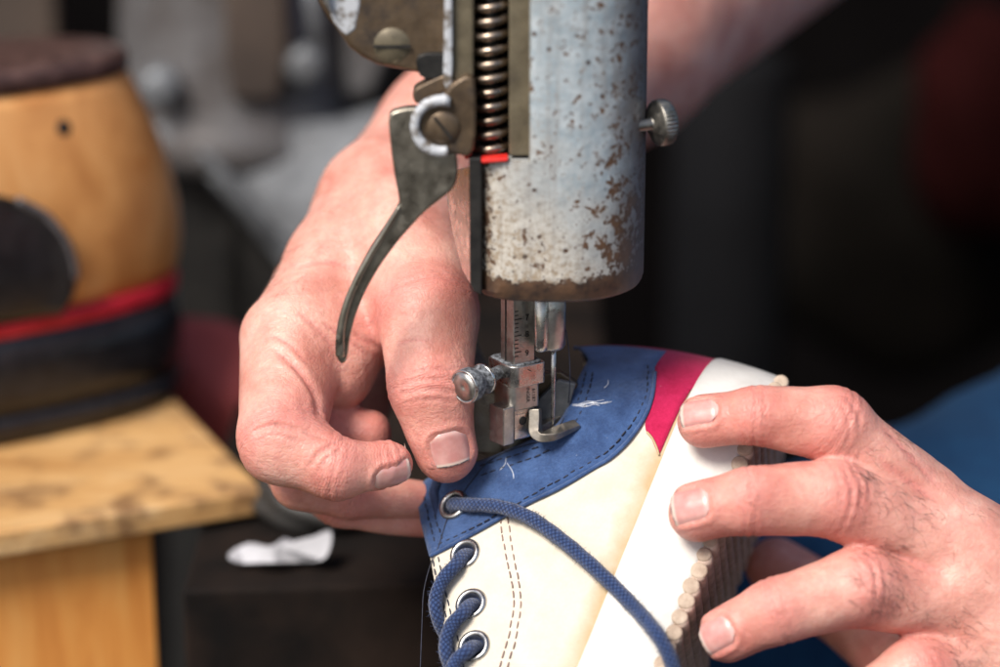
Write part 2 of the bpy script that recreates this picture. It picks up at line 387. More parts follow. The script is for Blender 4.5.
M['cap'] = basic('brown_leather', (0.035, 0.016, 0.013), (0.10, 0.055, 0.045), 150, 0.38, 0, 0.5, 400, 0.001)
M['redband'] = basic('red_band', (0.45, 0.008, 0.022), (0.60, 0.02, 0.04), 200, 0.45)
M['jeans'] = weave('denim', (0.004, 0.031, 0.088), (0.008, 0.052, 0.128), fuzz=0.1)
M['shirt'] = basic('dark_shirt', (0.012, 0.012, 0.014), (0.02, 0.02, 0.023), 80, 0.9)
M['grey_cast'] = basic('grey_casting', (0.055, 0.040, 0.033), (0.21, 0.215, 0.225), 12, 0.40, 0.3, 0.4, 120, 0.002, lo=0.36, hi=0.64)
M['pale_cast'] = basic('pale_casting', (0.060, 0.062, 0.066), (0.22, 0.235, 0.25), 24, 0.4, 0.3, 0.4, 120, 0.002, lo=0.36, hi=0.66)
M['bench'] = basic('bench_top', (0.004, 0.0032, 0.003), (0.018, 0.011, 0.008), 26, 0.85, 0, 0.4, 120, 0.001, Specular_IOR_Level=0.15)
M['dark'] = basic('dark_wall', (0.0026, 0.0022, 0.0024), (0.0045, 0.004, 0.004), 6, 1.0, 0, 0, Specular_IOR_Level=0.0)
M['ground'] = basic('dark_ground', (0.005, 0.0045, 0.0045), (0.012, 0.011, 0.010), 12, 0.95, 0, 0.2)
M['redcloth'] = basic('dull_red', (0.24, 0.035, 0.032), (0.36, 0.07, 0.065), 16, 0.8)
M['paper'] = basic('white_scrap', (0.34, 0.34, 0.36), (0.46, 0.46, 0.49), 60, 0.8)
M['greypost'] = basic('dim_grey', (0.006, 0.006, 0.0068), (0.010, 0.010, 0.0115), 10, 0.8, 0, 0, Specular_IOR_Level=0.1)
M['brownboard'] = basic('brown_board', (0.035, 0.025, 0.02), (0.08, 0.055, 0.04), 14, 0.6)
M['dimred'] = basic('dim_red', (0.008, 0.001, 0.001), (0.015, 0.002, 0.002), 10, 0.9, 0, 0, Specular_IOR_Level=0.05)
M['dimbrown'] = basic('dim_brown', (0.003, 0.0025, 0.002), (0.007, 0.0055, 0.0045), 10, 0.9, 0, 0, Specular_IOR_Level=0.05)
M['darkgrey'] = basic('dark_grey_iron', (0.02, 0.018, 0.016), (0.06, 0.058, 0.056), 20, 0.5, 0.1, 0.3)
M['green'] = basic('dim_green', (0.012, 0.018, 0.012), (0.02, 0.03, 0.02), 14, 0.8)

# ------------------------------------------------------------------ SDF bodies
def smin(a, b, k): return np.minimum(a, b) - np.maximum(k-np.abs(a-b), 0)**2/(4*k)
def seg(p, a, b, ra, rb):
    ba = b-a; t = np.clip(((p-a)@ba)/(ba@ba), 0, 1)
    return np.linalg.norm(p-a-t[:, None]*ba, axis=1) - (ra+(rb-ra)*t)
def chain_sdf(p, pts, rs, k):
    d = None
    for i in range(len(pts)-1):
        q = seg(p, pts[i], pts[i+1], rs[i], rs[i+1])
        d = q if d is None else smin(d, q, k)
    return d
def surface_nets(f, lo, hi, h, K=4):
    lo = np.asarray(lo, float); hi = np.asarray(hi, float)
    nc = np.ceil((hi-lo)/(h*K)).astype(int)+1
    n = nc*K
    cx = [lo[i]+(np.arange(nc[i])*K+(K-1)/2)*h for i in range(3)]
    G = np.stack(np.meshgrid(*cx, indexing='ij'), -1).reshape(-1, 3)
    c = f(G).reshape(nc)
    near = np.abs(c) < h*K*1.6
    g = np.repeat(np.repeat(np.repeat(c, K, 0), K, 1), K, 2).astype(np.float32)
    mk = np.repeat(np.repeat(np.repeat(near, K, 0), K, 1), K, 2)
    idx = np.argwhere(mk)
    vals = np.empty(len(idx), np.float32)
    for i in range(0, len(idx), 400000):
        vals[i:i+400000] = f(lo+idx[i:i+400000]*h)
    g[mk] = vals
    s = g < 0
    nx, ny, nz = g.shape
    cnt = np.zeros((nx-1, ny-1, nz-1), np.int8)
    for dx in (0, 1):
        for dy in (0, 1):
            for dz in (0, 1): cnt += s[dx:nx-1+dx, dy:ny-1+dy, dz:nz-1+dz]
    act = np.argwhere((cnt > 0) & (cnt < 8))
    acc = np.zeros((len(act), 3)); num = np.zeros(len(act))
    for ax in range(3):
        o = [k for k in range(3) if k != ax]
        for i in (0, 1):
            for j in (0, 1):
                a = act.copy(); a[:, o[0]] += i; a[:, o[1]] += j
                b = a.copy(); b[:, ax] += 1
                va = g[a[:, 0], a[:, 1], a[:, 2]]; vb = g[b[:, 0], b[:, 1], b[:, 2]]
                m = (va < 0) != (vb < 0)
                t = np.where(m, va/np.where(m, va-vb, 1), 0)
                pt = a.astype(float); pt[:, ax] += t
                acc[m] += pt[m]; num[m] += 1
    verts = lo+acc/num[:, None]*h
    vid = np.full(cnt.shape, -1, np.int64); vid[act[:, 0], act[:, 1], act[:, 2]] = np.arange(len(act))
    faces = []
    for ax in range(3):
        o = [k for k in range(3) if k != ax]
        sl0 = [slice(1, -1)]*3; sl1 = [slice(1, -1)]*3
        sl0[ax] = slice(0, -1); sl1[ax] = slice(1, None)
        A = s[tuple(sl0)]; Bm = s[tuple(sl1)]
        e = np.argwhere(A != Bm)
        off = np.array([1, 1, 1]); off[ax] = 0
        e = e+off
        ins = s[e[:, 0], e[:, 1], e[:, 2]]
        q = []
        for i, j in ((-1, -1), (0, -1), (0, 0), (-1, 0)):
            cc = e.copy(); cc[:, o[0]] += i; cc[:, o[1]] += j
            ok = np.all((cc >= 0) & (cc < np.array(cnt.shape)), axis=1); cc = np.clip(cc, 0, np.array(cnt.shape)-1)
            q.append(vid[cc[:, 0], cc[:, 1], cc[:, 2]])
        q = np.stack(q, 1)
        flip = ins if ax != 1 else ~ins
        q[~flip] = q[~flip][:, ::-1]
        faces.append(q[(q >= 0).all(1)])
    return verts, np.vstack(faces)
def C4(lst):
    pts = np.array([P(u, v, z) for u, v, r, z in lst]); rs = np.array([r*S*(D-z)/D for u, v, r, z in lst]); return pts, rs

class Hand:
    def __init__(s, palm, fingers, kp=0.55, kf=0.28):
        s.palm = [C4(c)+(k,) for c, k in palm]; s.fing = {n: C4(c)+(w,) for n, (c, w) in fingers.items()}; s.kf = kf; s.nails = []
    def sdf(s, p):
        d = None
        for pts, rs, k in s.palm:
            q = chain_sdf(p, pts, rs, 0.5)
            d = q if d is None else smin(d, q, k)
        out = d
        for n, (pts, rs, w) in s.fing.items():
            q = chain_sdf(p, pts, rs, s.kf)
            out = smin(out, smin(d, q, w), 0.07)
        return out
    def mesh(s, h, lo, hi):
        v, f = surface_nets(s.sdf, lo, hi, h)
        return v, f
    def grad(s, p, e=0.03):
        g = np.stack([s.sdf(p+np.eye(3)[i]*e)-s.sdf(p-np.eye(3)[i]*e) for i in range(3)], 1)
        return g/(np.linalg.norm(g, axis=1)[:, None]+1e-9)
    def attrs(s, v):
        N = len(v); jd = np.full(N, 9.0); jm = np.zeros(N); red = np.zeros(N)
        for n, (pts, rs, w) in s.fing.items():
            L = len(pts)
            for j in range(1, L-1):
                ax = pts[j+1]-pts[j-1]; ax = ax/np.linalg.norm(ax)
                dv = v-pts[j]; a = dv@ax; rad = np.linalg.norm(dv-a[:, None]*ax, axis=1)
                m = np.exp(-(a/0.42)**2)*np.clip(1.6-rad/rs[j], 0, 0.5)*2
                b = m > jm; jd[b] = a[b]; jm[b] = m[b]
                red = np.maximum(red, 0.75*np.exp(-((a-0.1)/0.7)**2)*np.clip(1.7-rad/rs[j], 0, 0.5)*2)
            dt = np.linalg.norm(v-pts[-1], axis=1)
            red = np.maximum(red, 0.9*np.exp(-(dt/(rs[-1]*1.7))**2))
        return jd, jm, red
def nail_frame(hand, tip, axis, normal, w, l):
    axis = np.asarray(axis, float); axis /= np.linalg.norm(axis)
    nrm = np.asarray(normal, float); nrm -= axis*(nrm@axis); nrm /= np.linalg.norm(nrm)
    side = np.cross(axis, nrm)
    return dict(c=np.asarray(tip, float), a=axis, n=nrm, s=side, w=w, l=l)
def nail_mesh(hand, fr, nu=17, nv=19):
    vs = []; tip = []
    X = np.linspace(-1, 1, nu); Y = np.linspace(-1, 1, nv)
    pts = []
    for y in Y:
        for x in X:
            # rounded cuticle end (y=-1), gently curved free edge (y=1)
            yy = y
            lx = fr['w']/2*x*math.sqrt(1-0.42*max(0, -y-0.25)**2/0.5625)*(1-0.10*max(0, y-0.3)/0.7)
            ly = fr['l']/2*y
            if y < 0: ly *= (1-0.42*x*x*(-y))
            else: ly *= (1-0.14*x*x*y)
            pts.append(fr['c']+fr['s']*lx+fr['a']*ly+fr['n']*1.6); tip.append((y+1)/2)
    p = np.array(pts)
    act = np.ones(len(p), bool)
    for _ in range(60):
        d = hand.sdf(p); p -= fr['n']*np.clip(d, -0.2, 0.2)[:, None]*0.8
    q = ((p-fr['c'])@fr['s'])/(fr['w']/2); yl = ((p-fr['c'])@fr['a'])/(fr['l']/2)
    lift = 0.012+0.0*q
    lift = lift - 0.07*np.clip(np.abs(q)-0.72, 0, 1)/0.28 - 0.07*np.clip(-yl-0.72, 0, 1)/0.28 + 0.03*np.clip(yl-0.6, 0, 1)
    # free edge stays straight instead of following the round fingertip
    p = p+fr['n']*lift[:, None]
    P3 = p.reshape(nv, nu, 3)
    k = int(nv*0.62)
    dirn = P3[k]-P3[k-3]; dirn = dirn/3
    for i in range(k+1, nv):
        st = (P3[i]-P3[k])@fr['a']
        lin = P3[k]+ (P3[k]-P3[k-3])*((st/np.maximum(((P3[k]-P3[k-3])@fr['a']), 1e-4)))[:, None]
        P3[i] = 0.55*lin+0.45*P3[i]
    f = [(i*nu+j, i*nu+j+1, (i+1)*nu+j+1, (i+1)*nu+j) for i in range(nv-1) for j in range(nu-1)]
    return P3.reshape(-1, 3), f, np.array(tip)
def nail_disp(v, n, frs):
    d = np.zeros(len(v)); ring_all = np.zeros(len(v))
    for fr in frs:
        r = v-fr['c']; x = (r@fr['s'])/(fr['w']/2); y = (r@fr['a'])/(fr['l']/2); z = r@fr['n']
        fac = ((n@fr['n']) > 0.05) & (z > -0.5) & (np.abs(y) < 1.8)
        q = (np.abs(x)**3+np.abs(y)**3)**(1/3)
        inn = 0.035*np.clip((1.0-q)/0.10, 0, 1)
        ring = np.exp(-((q-1.15)/0.13)**2)*np.where(y > 0.85, 0.2, 1.0)
        d += fac*(-inn + 0.045*ring); ring_all = np.maximum(ring_all, fac*np.exp(-((q-1.06)/0.08)**2)*np.where(y > 0.5, 1.0, 0.35))
    return d, ring_all

# ------------------------------------------------------------------ PERSON
# right hand (left in the picture): forearm comes down from the upper right behind the machine head
palmA = [
 ([(760,-100,130,-22),(600,30,118,-15),(470,150,94,-8.5),(400,215,80,-5.2),(352,272,64,-3.4),(300,335,52,-1.5)], 0.8),
 ([(400,222,74,-4.6),(418,285,58,-2.0)], 0.8),
 ([(335,345,44,-1.6),(388,318,36,-2.4)], 0.5),
 ([(318,360,44,-2.2),(338,372,36,-1.6)], 0.5),
 ([(330,300,60,-5.0),(340,400,50,-5.5)], 0.8),
]
fingA = {
 'thumb': ([(400,240,64,-3.2),(428,312,50,-0.7),(431,388,41,0.35),(446,450,32,0.1)], 0.5),
 'index': ([(292,345,52,-1.3),(281,440,43,0.9),(336,469,30.5,1.3),(386,464,21.5,0.9),(394,465,17,0.8)], 0.35),
 'middle': ([(318,350,44,-3.0),(322,428,27,-1.9),(368,434,24,-1.8)], 0.35),
 'middle_end': ([(300,480,30,-1.2),(350,496,22,-1.4),(430,500,18,-1.9)], 0.05),
 'ring': ([(300,470,34,-3.2),(340,502,25,-2.2),(424,521,17,-2.2)], 0.05),
}
HA = Hand(palmA, fingA)
# left hand (right in the picture): palm beyond the right edge, fingers laid over the sole
palmB = [
 ([(898,493,46,1.2),(962,568,68,1.0),(1080,660,86,0.2),(1140,700,92,-0.5),(1360,810,122,-6)], 0.8),
 ([(926,540,44,1.7),(1010,620,70,1.2)], 0.7),
 ([(948,603,46,1.6),(1030,660,70,1.0)], 0.7),
 ([(985,655,42,1.0),(1060,700,64,0.6)], 0.7),
]
fingB = {
 'index': ([(915,506,44,1.2),(832,424,37.5,2.1),(755,416,28.5,2.3),(705,421,27,1.8)], 0.45),
 'middle': ([(940,545,44,1.7),(836,499,39,2.7),(750,500,33,3.1),(699,512,30.5,2.7)], 0.45),
 'ring': ([(958,603,44,1.6),(858,587,39,2.9),(776,611,32,3.3),(727,634,27.5,2.9)], 0.45),
 'pinky': ([(995,652,40,1.2),(918,671,35,2.6),(862,705,27,3.0),(830,727,24,2.8)], 0.45),
 'thumb': ([(1010,690,56,-1.0),(900,655,42,-4.2),(832,603,34,-5.4),(775,566,29,-5.6)], 0.5),
}
HB = Hand(palmB, fingB)
def pv(u, v, z): return P(u, v, z)
def dv(du, dvv, dz): return np.array([du, -dvv, dz], float)
nailsA = [nail_frame(HA, P(449,446,0.2), dv(18,74,-4), (0.03,0.05,1), 1.12, 1.0),
          nail_frame(HA, P(389,466,0.9), dv(50,-3,-10), (0.05,-0.60,0.80), 0.86, 1.12)]
nailsB = [nail_frame(HB, P(701,417,1.9), dv(-50,4,-8), (-0.1,0.30,0.95), 0.78, 1.10),
          nail_frame(HB, P(693,508,2.8), dv(-50,9,-7), (-0.15,0.22,0.95), 0.96, 1.12),
          nail_frame(HB, P(720,634,2.9), dv(-48,24,-8), (-0.25,0.10,0.95), 0.92, 1.0),
          nail_frame(HB, P(826,727,2.8), dv(-46,24,-6), (-0.2,0.2,0.95), 0.8, 0.9)]
HV = 0.068
def crease_disp(v, n, lines):
    d = np.zeros(len(v)); g = np.zeros(len(v)); pr = np.stack([500+v[:, 0]*D/(D-v[:, 2])/S, 333.5-v[:, 1]*D/(D-v[:, 2])/S], 1)
    for px, zmin, dep, wid in lines:
        c = spline(px, 6); dist = np.full(len(v), 1e9); tpar = np.zeros(len(v))
        for i in range(len(c)-1):
            a, b = c[i], c[i+1]; ba = b-a; t = np.clip(((pr-a)@ba)/(ba@ba), 0, 1); q = np.linalg.norm(pr-a-t[:, None]*ba, axis=1)
            m = q < dist; dist[m] = q[m]; tpar[m] = ((i+t)/(len(c)-1))[m]
        env = np.clip(np.sin(np.pi*np.clip(tpar*0.9+0.05, 0, 1)), 0, 1)**0.6*((n[:, 2] > 0.0) & (v[:, 2] > zmin))
        x = dist*S
        d += env*dep*(-np.exp(-(x/wid)**2)+0.35*np.exp(-((x-2.2*wid)/(1.3*wid))**2)); g = np.maximum(g, env*np.exp(-(x/(wid*0.9))**2))
    return d, g
CRA = [([(276,350),(290,362),(305,378),(316,395),(320,414)], -3.5, 0.085, 0.085),
 ([(255,432),(269,426),(285,426),(301,430),(323,437)], -2, 0.085, 0.075), ([(262,437),(276,434),(296,440)], -2, 0.035, 0.05),
 ([(311,466),(320,453),(336,444)], -1, 0.065, 0.06), ([(318,470),(327,458),(342,449)], -1, 0.035, 0.05),
 ([(300,314),(318,330),(336,348)], -3, 0.05, 0.07), ([(353,332),(366,342),(380,348)], -4, 0.06, 0.07), ([(322,322),(345,338),(368,356)], -4, 0.04, 0.06),
 ([(272,336),(290,345),(306,362)], -3, 0.03, 0.06), ([(300,268),(330,262),(360,272)], -3, 0.018, 0.06),
 ([(402,384),(425,378),(450,382),(466,379)], -1, 0.035, 0.05), ([(400,393),(425,389),(452,392),(470,388)], -1, 0.035, 0.05), ([(404,403),(430,400),(455,402)], -1, 0.025, 0.045), ([(410,372),(430,368),(452,371)], -1, 0.025, 0.045),
 ([(396,346),(412,340),(436,343)], -1, 0.02, 0.05)]
CRB = [([(838,402),(846,412),(850,430),(846,446)], 0, 0.03, 0.05), ([(848,398),(858,412),(860,432)], 0, 0.03, 0.05), ([(828,400),(835,412),(836,430)], 0, 0.025, 0.045),
 ([(843,466),(850,480),(852,500),(846,520)], 0, 0.035, 0.05), ([(853,468),(861,482),(862,500)], 0, 0.035, 0.05), ([(833,466),(839,482),(840,505)], 0, 0.03, 0.045), ([(863,472),(870,486),(870,500)], 0, 0.025, 0.045),
 ([(864,554),(874,570),(876,590),(870,608)], 0, 0.03, 0.05), ([(852,556),(862,572),(862,594)], 0, 0.03, 0.05),
 ([(760,396),(764,408),(763,425)], 0, 0.02, 0.04), ([(754,480),(758,495),(757,512)], 0, 0.022, 0.04), ([(777,594),(785,606),(787,622)], 0, 0.022, 0.04), ([(748,482),(751,495),(750,510)], 0, 0.018, 0.04),
 ([(880,425),(905,452),(940,490)], -1, 0.02, 0.08), ([(880,462),(905,478),(935,500)], -1, 0.035, 0.12), ([(890,552),(915,562),(945,575)], -1, 0.035, 0.12)]
def hand_mesh(Hd, lo, hi, nails, lines=(), h=HV):
    v, f = Hd.mesh(h, lo, hi)
    n = Hd.grad(v)
    # settle on the iso-surface, then relax the net a touch
    v = v-n*np.clip(Hd.sdf(v), -h, h)[:, None]
    n = Hd.grad(v)
    jd, jm, red = Hd.attrs(v)
    d, ring = nail_disp(v, n, nails)
    # real folds over the joints
    fold = -0.030*jm*(np.exp(-(jd/0.07)**2)+0.7*np.exp(-((jd-0.24)/0.06)**2)+0.7*np.exp(-((jd+0.25)/0.06)**2))
    # low lumps: tendons, pads, veins
    lump = 0.035*np.sin(v[:, 0]*2.1+1.3*np.sin(v[:, 1]*1.3))*np.sin(v[:, 1]*1.9+v[:, 2]*1.7)
    cd, cg = crease_disp(v, n, lines)
    v = v+n*(d+fold+lump+cd)[:, None]; red = np.maximum(red, 0.8*cg)
    grime = np.clip(0.55*cg+0.95*ring+0.30*jm*np.exp(-(jd/0.30)**2)+0.10, 0, 1)
    return v, f, jd, jm, red, grime
vA, fA, jdA, jmA, rdA, grA = hand_mesh(HA, (-9.5, -7.5, -13.0), (1.6, 8.0, 3.4), nailsA, CRA)
vB, fB, jdB, jmB, rdB, grB = hand_mesh(HB, (3.6, -12.5, -8.2), (17.0, -0.6, 5.2), nailsB, CRB)
# forearms, upper arms and shoulders, beyond the frame or far out of focus
shA, elA = P(1240,-520,-46), P(880,-190,-30)
shB, elB = P(1500,-250,-40), P(1500,860,-14)
wristA = P(600,30,-15); midA = P(470,150,-8.5); wB = P(1140,700,-0.5)
def bodyf(p):
    kA = S*(D+15)/D
    d = seg(p, midA, wristA, 94*S*1.12, 118*S*1.214)
    d = smin(d, seg(p, wristA, elA, 118*S*1.214, 4.8), 1.0)
    d = smin(d, seg(p, elA, shA, 4.9, 6.2), 2.0)
    e = smin(seg(p, P(1160,712,-1.0), elB, 92*S, 4.6), seg(p, elB, shB, 4.8, 6.2), 2.0)
    d = smin(d, e, 1.0)
    d = smin(d, seg(p, shA, shB, 7.5, 7.5), 4.0)
    return d
vC, fC = surface_nets(bodyf, (-3, -22, -62), (50, 36, 3.5), 0.42)
# drop the part of the coarse arm that the fine hand meshes already carry
inA = (HA.sdf(vC) < 0.25) & (vC[:, 2] > -11.5) & (vC[:, 0] < 3.2)
inB = (vC[:, 0] < 16.2) & (vC[:, 1] < 0) & (vC[:, 2] > -8) 
kill = inA | inB
keepf = ~(kill[fC].any(1))
fC = fC[keepf]
allv = np.vstack([vA, vB, vC]); allf = np.vstack([fA, fB+len(vA), fC+len(vA)+len(vB)])
used = np.unique(allf); remap = np.full(len(allv), -1); remap[used] = np.arange(len(used))
zc = np.zeros(len(vC))
att = {'jd': np.concatenate([jdA, jdB, zc+9]), 'jm': np.concatenate([jmA, jmB, zc]), 'red': np.concatenate([rdA, rdB, zc]), 'grime': np.concatenate([grA, grB, zc])}
pbase = np.array([32.0, 30.0, 0.0])
person = link('person', V2W(allv[used]), remap[allf].tolist(), M['skin'], base=pbase)
for k, a in att.items():
    la = person.data.attributes.new(k, 'FLOAT', 'POINT'); la.data.foreach_set('value', a[used].astype(np.float32))
sm = person.modifiers.new('soft', 'SMOOTH'); sm.factor = 0.35; sm.iterations = 2
props(person, 'cobbler whose bare hands guide the sneaker under the needle, in blue jeans', 'person')
for Hd, frs in ((HA, nailsA), (HB, nailsB)):
    for fr in frs:
        pts, ff, tp = nail_mesh(Hd, fr)
        o = link('fingernail', V2W(pts), ff, M['nail'], person)
        la = o.data.attributes.new('tip', 'FLOAT', 'POINT'); la.data.foreach_set('value', tp.astype(np.float32))
        fixn(o); 
        nn = np.array([p.normal[:] for p in o.data.polygons]).mean(0)
        if nn@dirW(fr['n']) < 0: o.data.flip_normals()
        solid(o, 0.025, -1)
        s2 = o.modifiers.new('sub', 'SUBSURF'); s2.levels = 1; s2.render_levels = 1
def hairs(vsrc, nsrc, centers, count, ln, bias, rad=0.0045):
    mb = MB()
    for (c, r, cnt) in centers:
        dd = np.linalg.norm(vsrc-c, axis=1)
        ids = np.where((dd < r) & (nsrc[:, 2] > -0.25))[0]
        if not len(ids): continue
        for i in rng.choice(ids, cnt):
            if rng.random() > np.exp(-(dd[i]/(r*0.75))**2)+0.15: continue
            n = nsrc[i]; b = np.asarray(bias, float)+rng.normal(0, 0.45, 3); b -= n*(b@n); b /= np.linalg.norm(b)+1e-9
            L = ln*rng.uniform(0.5, 1.25); curl = rng.normal(0, 0.35, 3)
            path = []
            for t in np.linspace(0, 1, 6):
                path.append(vsrc[i]-n*0.01+b*L*t+n*L*(0.55*t-0.62*t*t)*1.0+curl*L*t*t*0.4)
            v, f = tube_data(np.array(path), rad*np.linspace(1, 0.35, 6), 3)
            mb.add(V2W(v), f)
    return mb
nB = HB.grad(vB)
mb = hairs(vB, nB, [(P(872,478,3.4), 0.95, 130), (P(905,520,3.0), 1.0, 90), (P(880,580,3.6), 1.15, 190), (P(905,432,2.4), 0.8, 40), (P(950,640,2.6), 1.0, 110), (P(960,560,2.6), 2.2, 60)], 0, 0.42, (0.75, -0.55, 0.1))
mb.build('hand_hair', M['hair'], person)
nA = HA.grad(vA)
mb = hairs(vA, nA, [(P(262,290,-2.5), 1.6, 90), (P(300,235,-4), 2.2, 120), (P(350,160,-6), 2.2, 80), (P(300,290,-1), 1.6, 30)], 0, 0.5, (-0.6, -0.5, 0.2), 0.004)
mb.build('arm_hair', M['hair'], person)
# jeans: lap and thigh behind the right hand
def jeansf(p):
    d = seg(p, P(1330,500,-24), P(880,728,-16), 9.6, 8.6)
    d = smin(d, seg(p, P(880,728,-16), P(900,1300,-22), 8.6, 6.0), 2.5)
    d = smin(d, seg(p, P(1330,470,-24), P(1500,150,-42), 9.6, 13.0), 4.0)
    return d + 0.10*np.sin(p[:, 0]*0.9+p[:, 1]*1.7)*np.sin(p[:, 2]*0.8+p[:, 1]*0.7)
vj, fj = surface_nets(jeansf, (0, -46, -62), (62, 22, -3), 0.6)
jo = link('jeans', V2W(vj), fj.tolist(), M['jeans'], person)
uv = jo.data.uv_layers.new(name='UVMap'); co = np.array([(v[0], v[1]) for v in vj])
for l in jo.data.loops: uv.data[l.index].uv = co[l.vertex_index]
def shirtf(p):
    d = seg(p, P(1500,150,-44), P(1400,-330,-46), 13.5, 11.5)
    d = smin(d, seg(p, P(1400,-330,-46), shA, 11, 7.4), 3.0)
    d = smin(d, seg(p, P(1400,-330,-46), shB, 11, 7.4), 3.0)
    d = smin(d, seg(p, shB, shB+(elB-shB)*0.5, 7.4, 6.3), 1.0)
    d = smin(d, seg(p, shA, shA+(elA-shA)*0.35, 7.4, 6.6), 1.0)
    return d
vs_, fs_ = surface_nets(shirtf, (14, -20, -64), (66, 46, -16), 0.9)
link('shirt', V2W(vs_), fs_.tolist(), M['shirt'], person)

# ------------------------------------------------------------------ SNEAKER
A_ = np.array([-0.376, -0.861, 0.341]); A_ /= np.linalg.norm(A_)
Wd = np.array([-0.07, 0.47, 0.88]); Wd -= A_*(Wd@A_); Wd /= np.linalg.norm(Wd)
B_ = np.cross(A_, Wd); B_ = B_ if B_[0] < 0 else -B_
OU, OV, OZ = 786, 337, 0.0
O_ = P(OU, OV, OZ)
RH = 3.6; SEND = 22.5; LQ = RH*math.pi/2; TQ = LQ+(SEND-RH)
def plan(t, d):
    t = np.asarray(t, float); d = np.broadcast_to(np.asarray(d, float), t.shape)
    ph = np.clip(t/RH, None, math.pi/2)
    s1 = d+(RH-d)*(1-np.cos(ph)); w1 = -RH+(RH-d)*np.sin(ph)
    s2 = RH+(t-LQ); w2 = -d
    f3 = np.clip((t-TQ)/RH, 0, math.pi/2); s3 = SEND+(RH-d)*np.sin(f3); w3 = -RH+(RH-d)*np.cos(f3)
    s = np.where(t < LQ, s1, np.where(t < TQ, s2, s3)); w = np.where(t < LQ, w1, np.where(t < TQ, w2, w3))
    return s, w
def inset(h): 
    q = np.clip(np.asarray(h, float)-1.9, 0, None); return 0.14+0.05*q+0.045*q*q
def shoe(t, h, off=0.0, mirror=False):
    t = np.asarray(t, float); h = np.asarray(h, float)
    s, w = plan(t, inset(h)-off)
    if mirror: w = -2*RH-w
    return O_+s[..., None]*A_+h[..., None]*B_+w[..., None]*Wd
def shoe_raw(s, h, w): return O_+np.multiply.outer(np.asarray(s, float), A_)+np.multiply.outer(np.asarray(h, float), B_)+np.multiply.outer(np.asarray(w, float), Wd)
def proj(p):
    k = D/(D-p[..., 2]); return np.stack([500+p[..., 0]*k/S, 333.5-p[..., 1]*k/S], -1)
def inv(uvs, off=0.0):
    uvs = np.asarray(uvs, float); out = []
    tt, hh = np.meshgrid(np.linspace(0.5, 16, 80), np.linspace(0, 10, 60), indexing='ij'); pr = proj(shoe(tt, hh, off))
    for q in uvs:
        i = np.argmin(((pr-q)**2).sum(-1)); x = np.array([tt.flat[i], hh.flat[i]])
        for _ in range(15):
            f = proj(shoe(x[0], x[1], off))-q
            J = np.stack([(proj(shoe(x[0]+1e-3, x[1], off))-q-f)/1e-3, (proj(shoe(x[0], x[1]+1e-3, off))-q-f)/1e-3], 1)
            try: st = np.linalg.solve(J, f)
            except Exception: break
            x = x-np.clip(st, -0.5, 0.5)
        out.append(x)
    return np.array(out)
sneaker = thing('sneaker', 'cream canvas sneaker with blue collar, magenta heel and white rubber sole held under the needle', 'sneaker', V2W(shoe_raw(10, 0, -3.4)))
def patch(name, poly, mat, off, thick, mirror=False, holes=(), step=0.22, wob=0.0, bev=True):
    poly = np.asarray(poly, float)
    # dense boundary
    dense = []
    for i in range(len(poly)):
        a, b = poly[i], poly[(i+1) % len(poly)]; n = max(1, int(np.linalg.norm(b-a)/step))
        for k in range(n): dense.append(a+(b-a)*k/n)
    dense = np.array(dense); pts = dense.tolist(); edges = [(i, (i+1) % len(dense)) for i in range(len(dense))]
    for (hc, hr) in holes:
        i0 = len(pts); m = 20
        for k in range(m): pts.append([hc[0]+hr*math.cos(2*math.pi*k/m), hc[1]+hr*math.sin(2*math.pi*k/m)])
        edges += [(i0+k, i0+(k+1) % m) for k in range(m)]
    lo = dense.min(0); hi = dense.max(0)
    # interior grid, kept off the outline
    seg_a = dense; 
    for x in np.arange(lo[0]+step/2, hi[0], step):
        for y in np.arange(lo[1]+step/2, hi[1], step):
            q = np.array([x, y])
            if np.min(((seg_a-q)**2).sum(1)) < (0.45*step)**2: continue
            if any(abs(np.linalg.norm(q-np.array(hc))-hr) < 0.4*step for hc, hr in holes): continue
            pts.append([x, y])
    vv, ee, ff, *_ = delaunay_2d_cdt([Vector(p) for p in pts], edges, [], 1, 1e-5)
    vv = np.array([v[:] for v in vv]); faces = []
    for f in ff:
        c = vv[list(f)].mean(0)
        if any(np.linalg.norm(c-np.array(hc)) < hr*0.985 for hc, hr in holes): continue
        faces.append(tuple(f))
    P3 = shoe(vv[:, 0], vv[:, 1], off, mirror)
    if wob: P3 = P3+Wd*(wob*np.sin(vv[:, 0]*2.3+vv[:, 1]*0.9)*np.sin(vv[:, 1]*1.7-vv[:, 0]*0.6))[:, None]
    o = link(name, V2W(P3), faces, mat, sneaker)
    uvl = o.data.uv_layers.new(name='UVMap')
    for l in o.data.loops: uvl.data[l.index].uv = vv[l.vertex_index]
    fixn(o)
    # outward
    i = len(o.data.polygons)//2; p = o.data.polygons[i]
    out_dir = dirW(Wd if not mirror else -Wd); tot = 0
    nn = np.array([q.normal[:] for q in o.data.polygons]); 
    if (nn@out_dir).sum() < 0: o.data.flip_normals()
    solid(o, thick, -1)
    return o
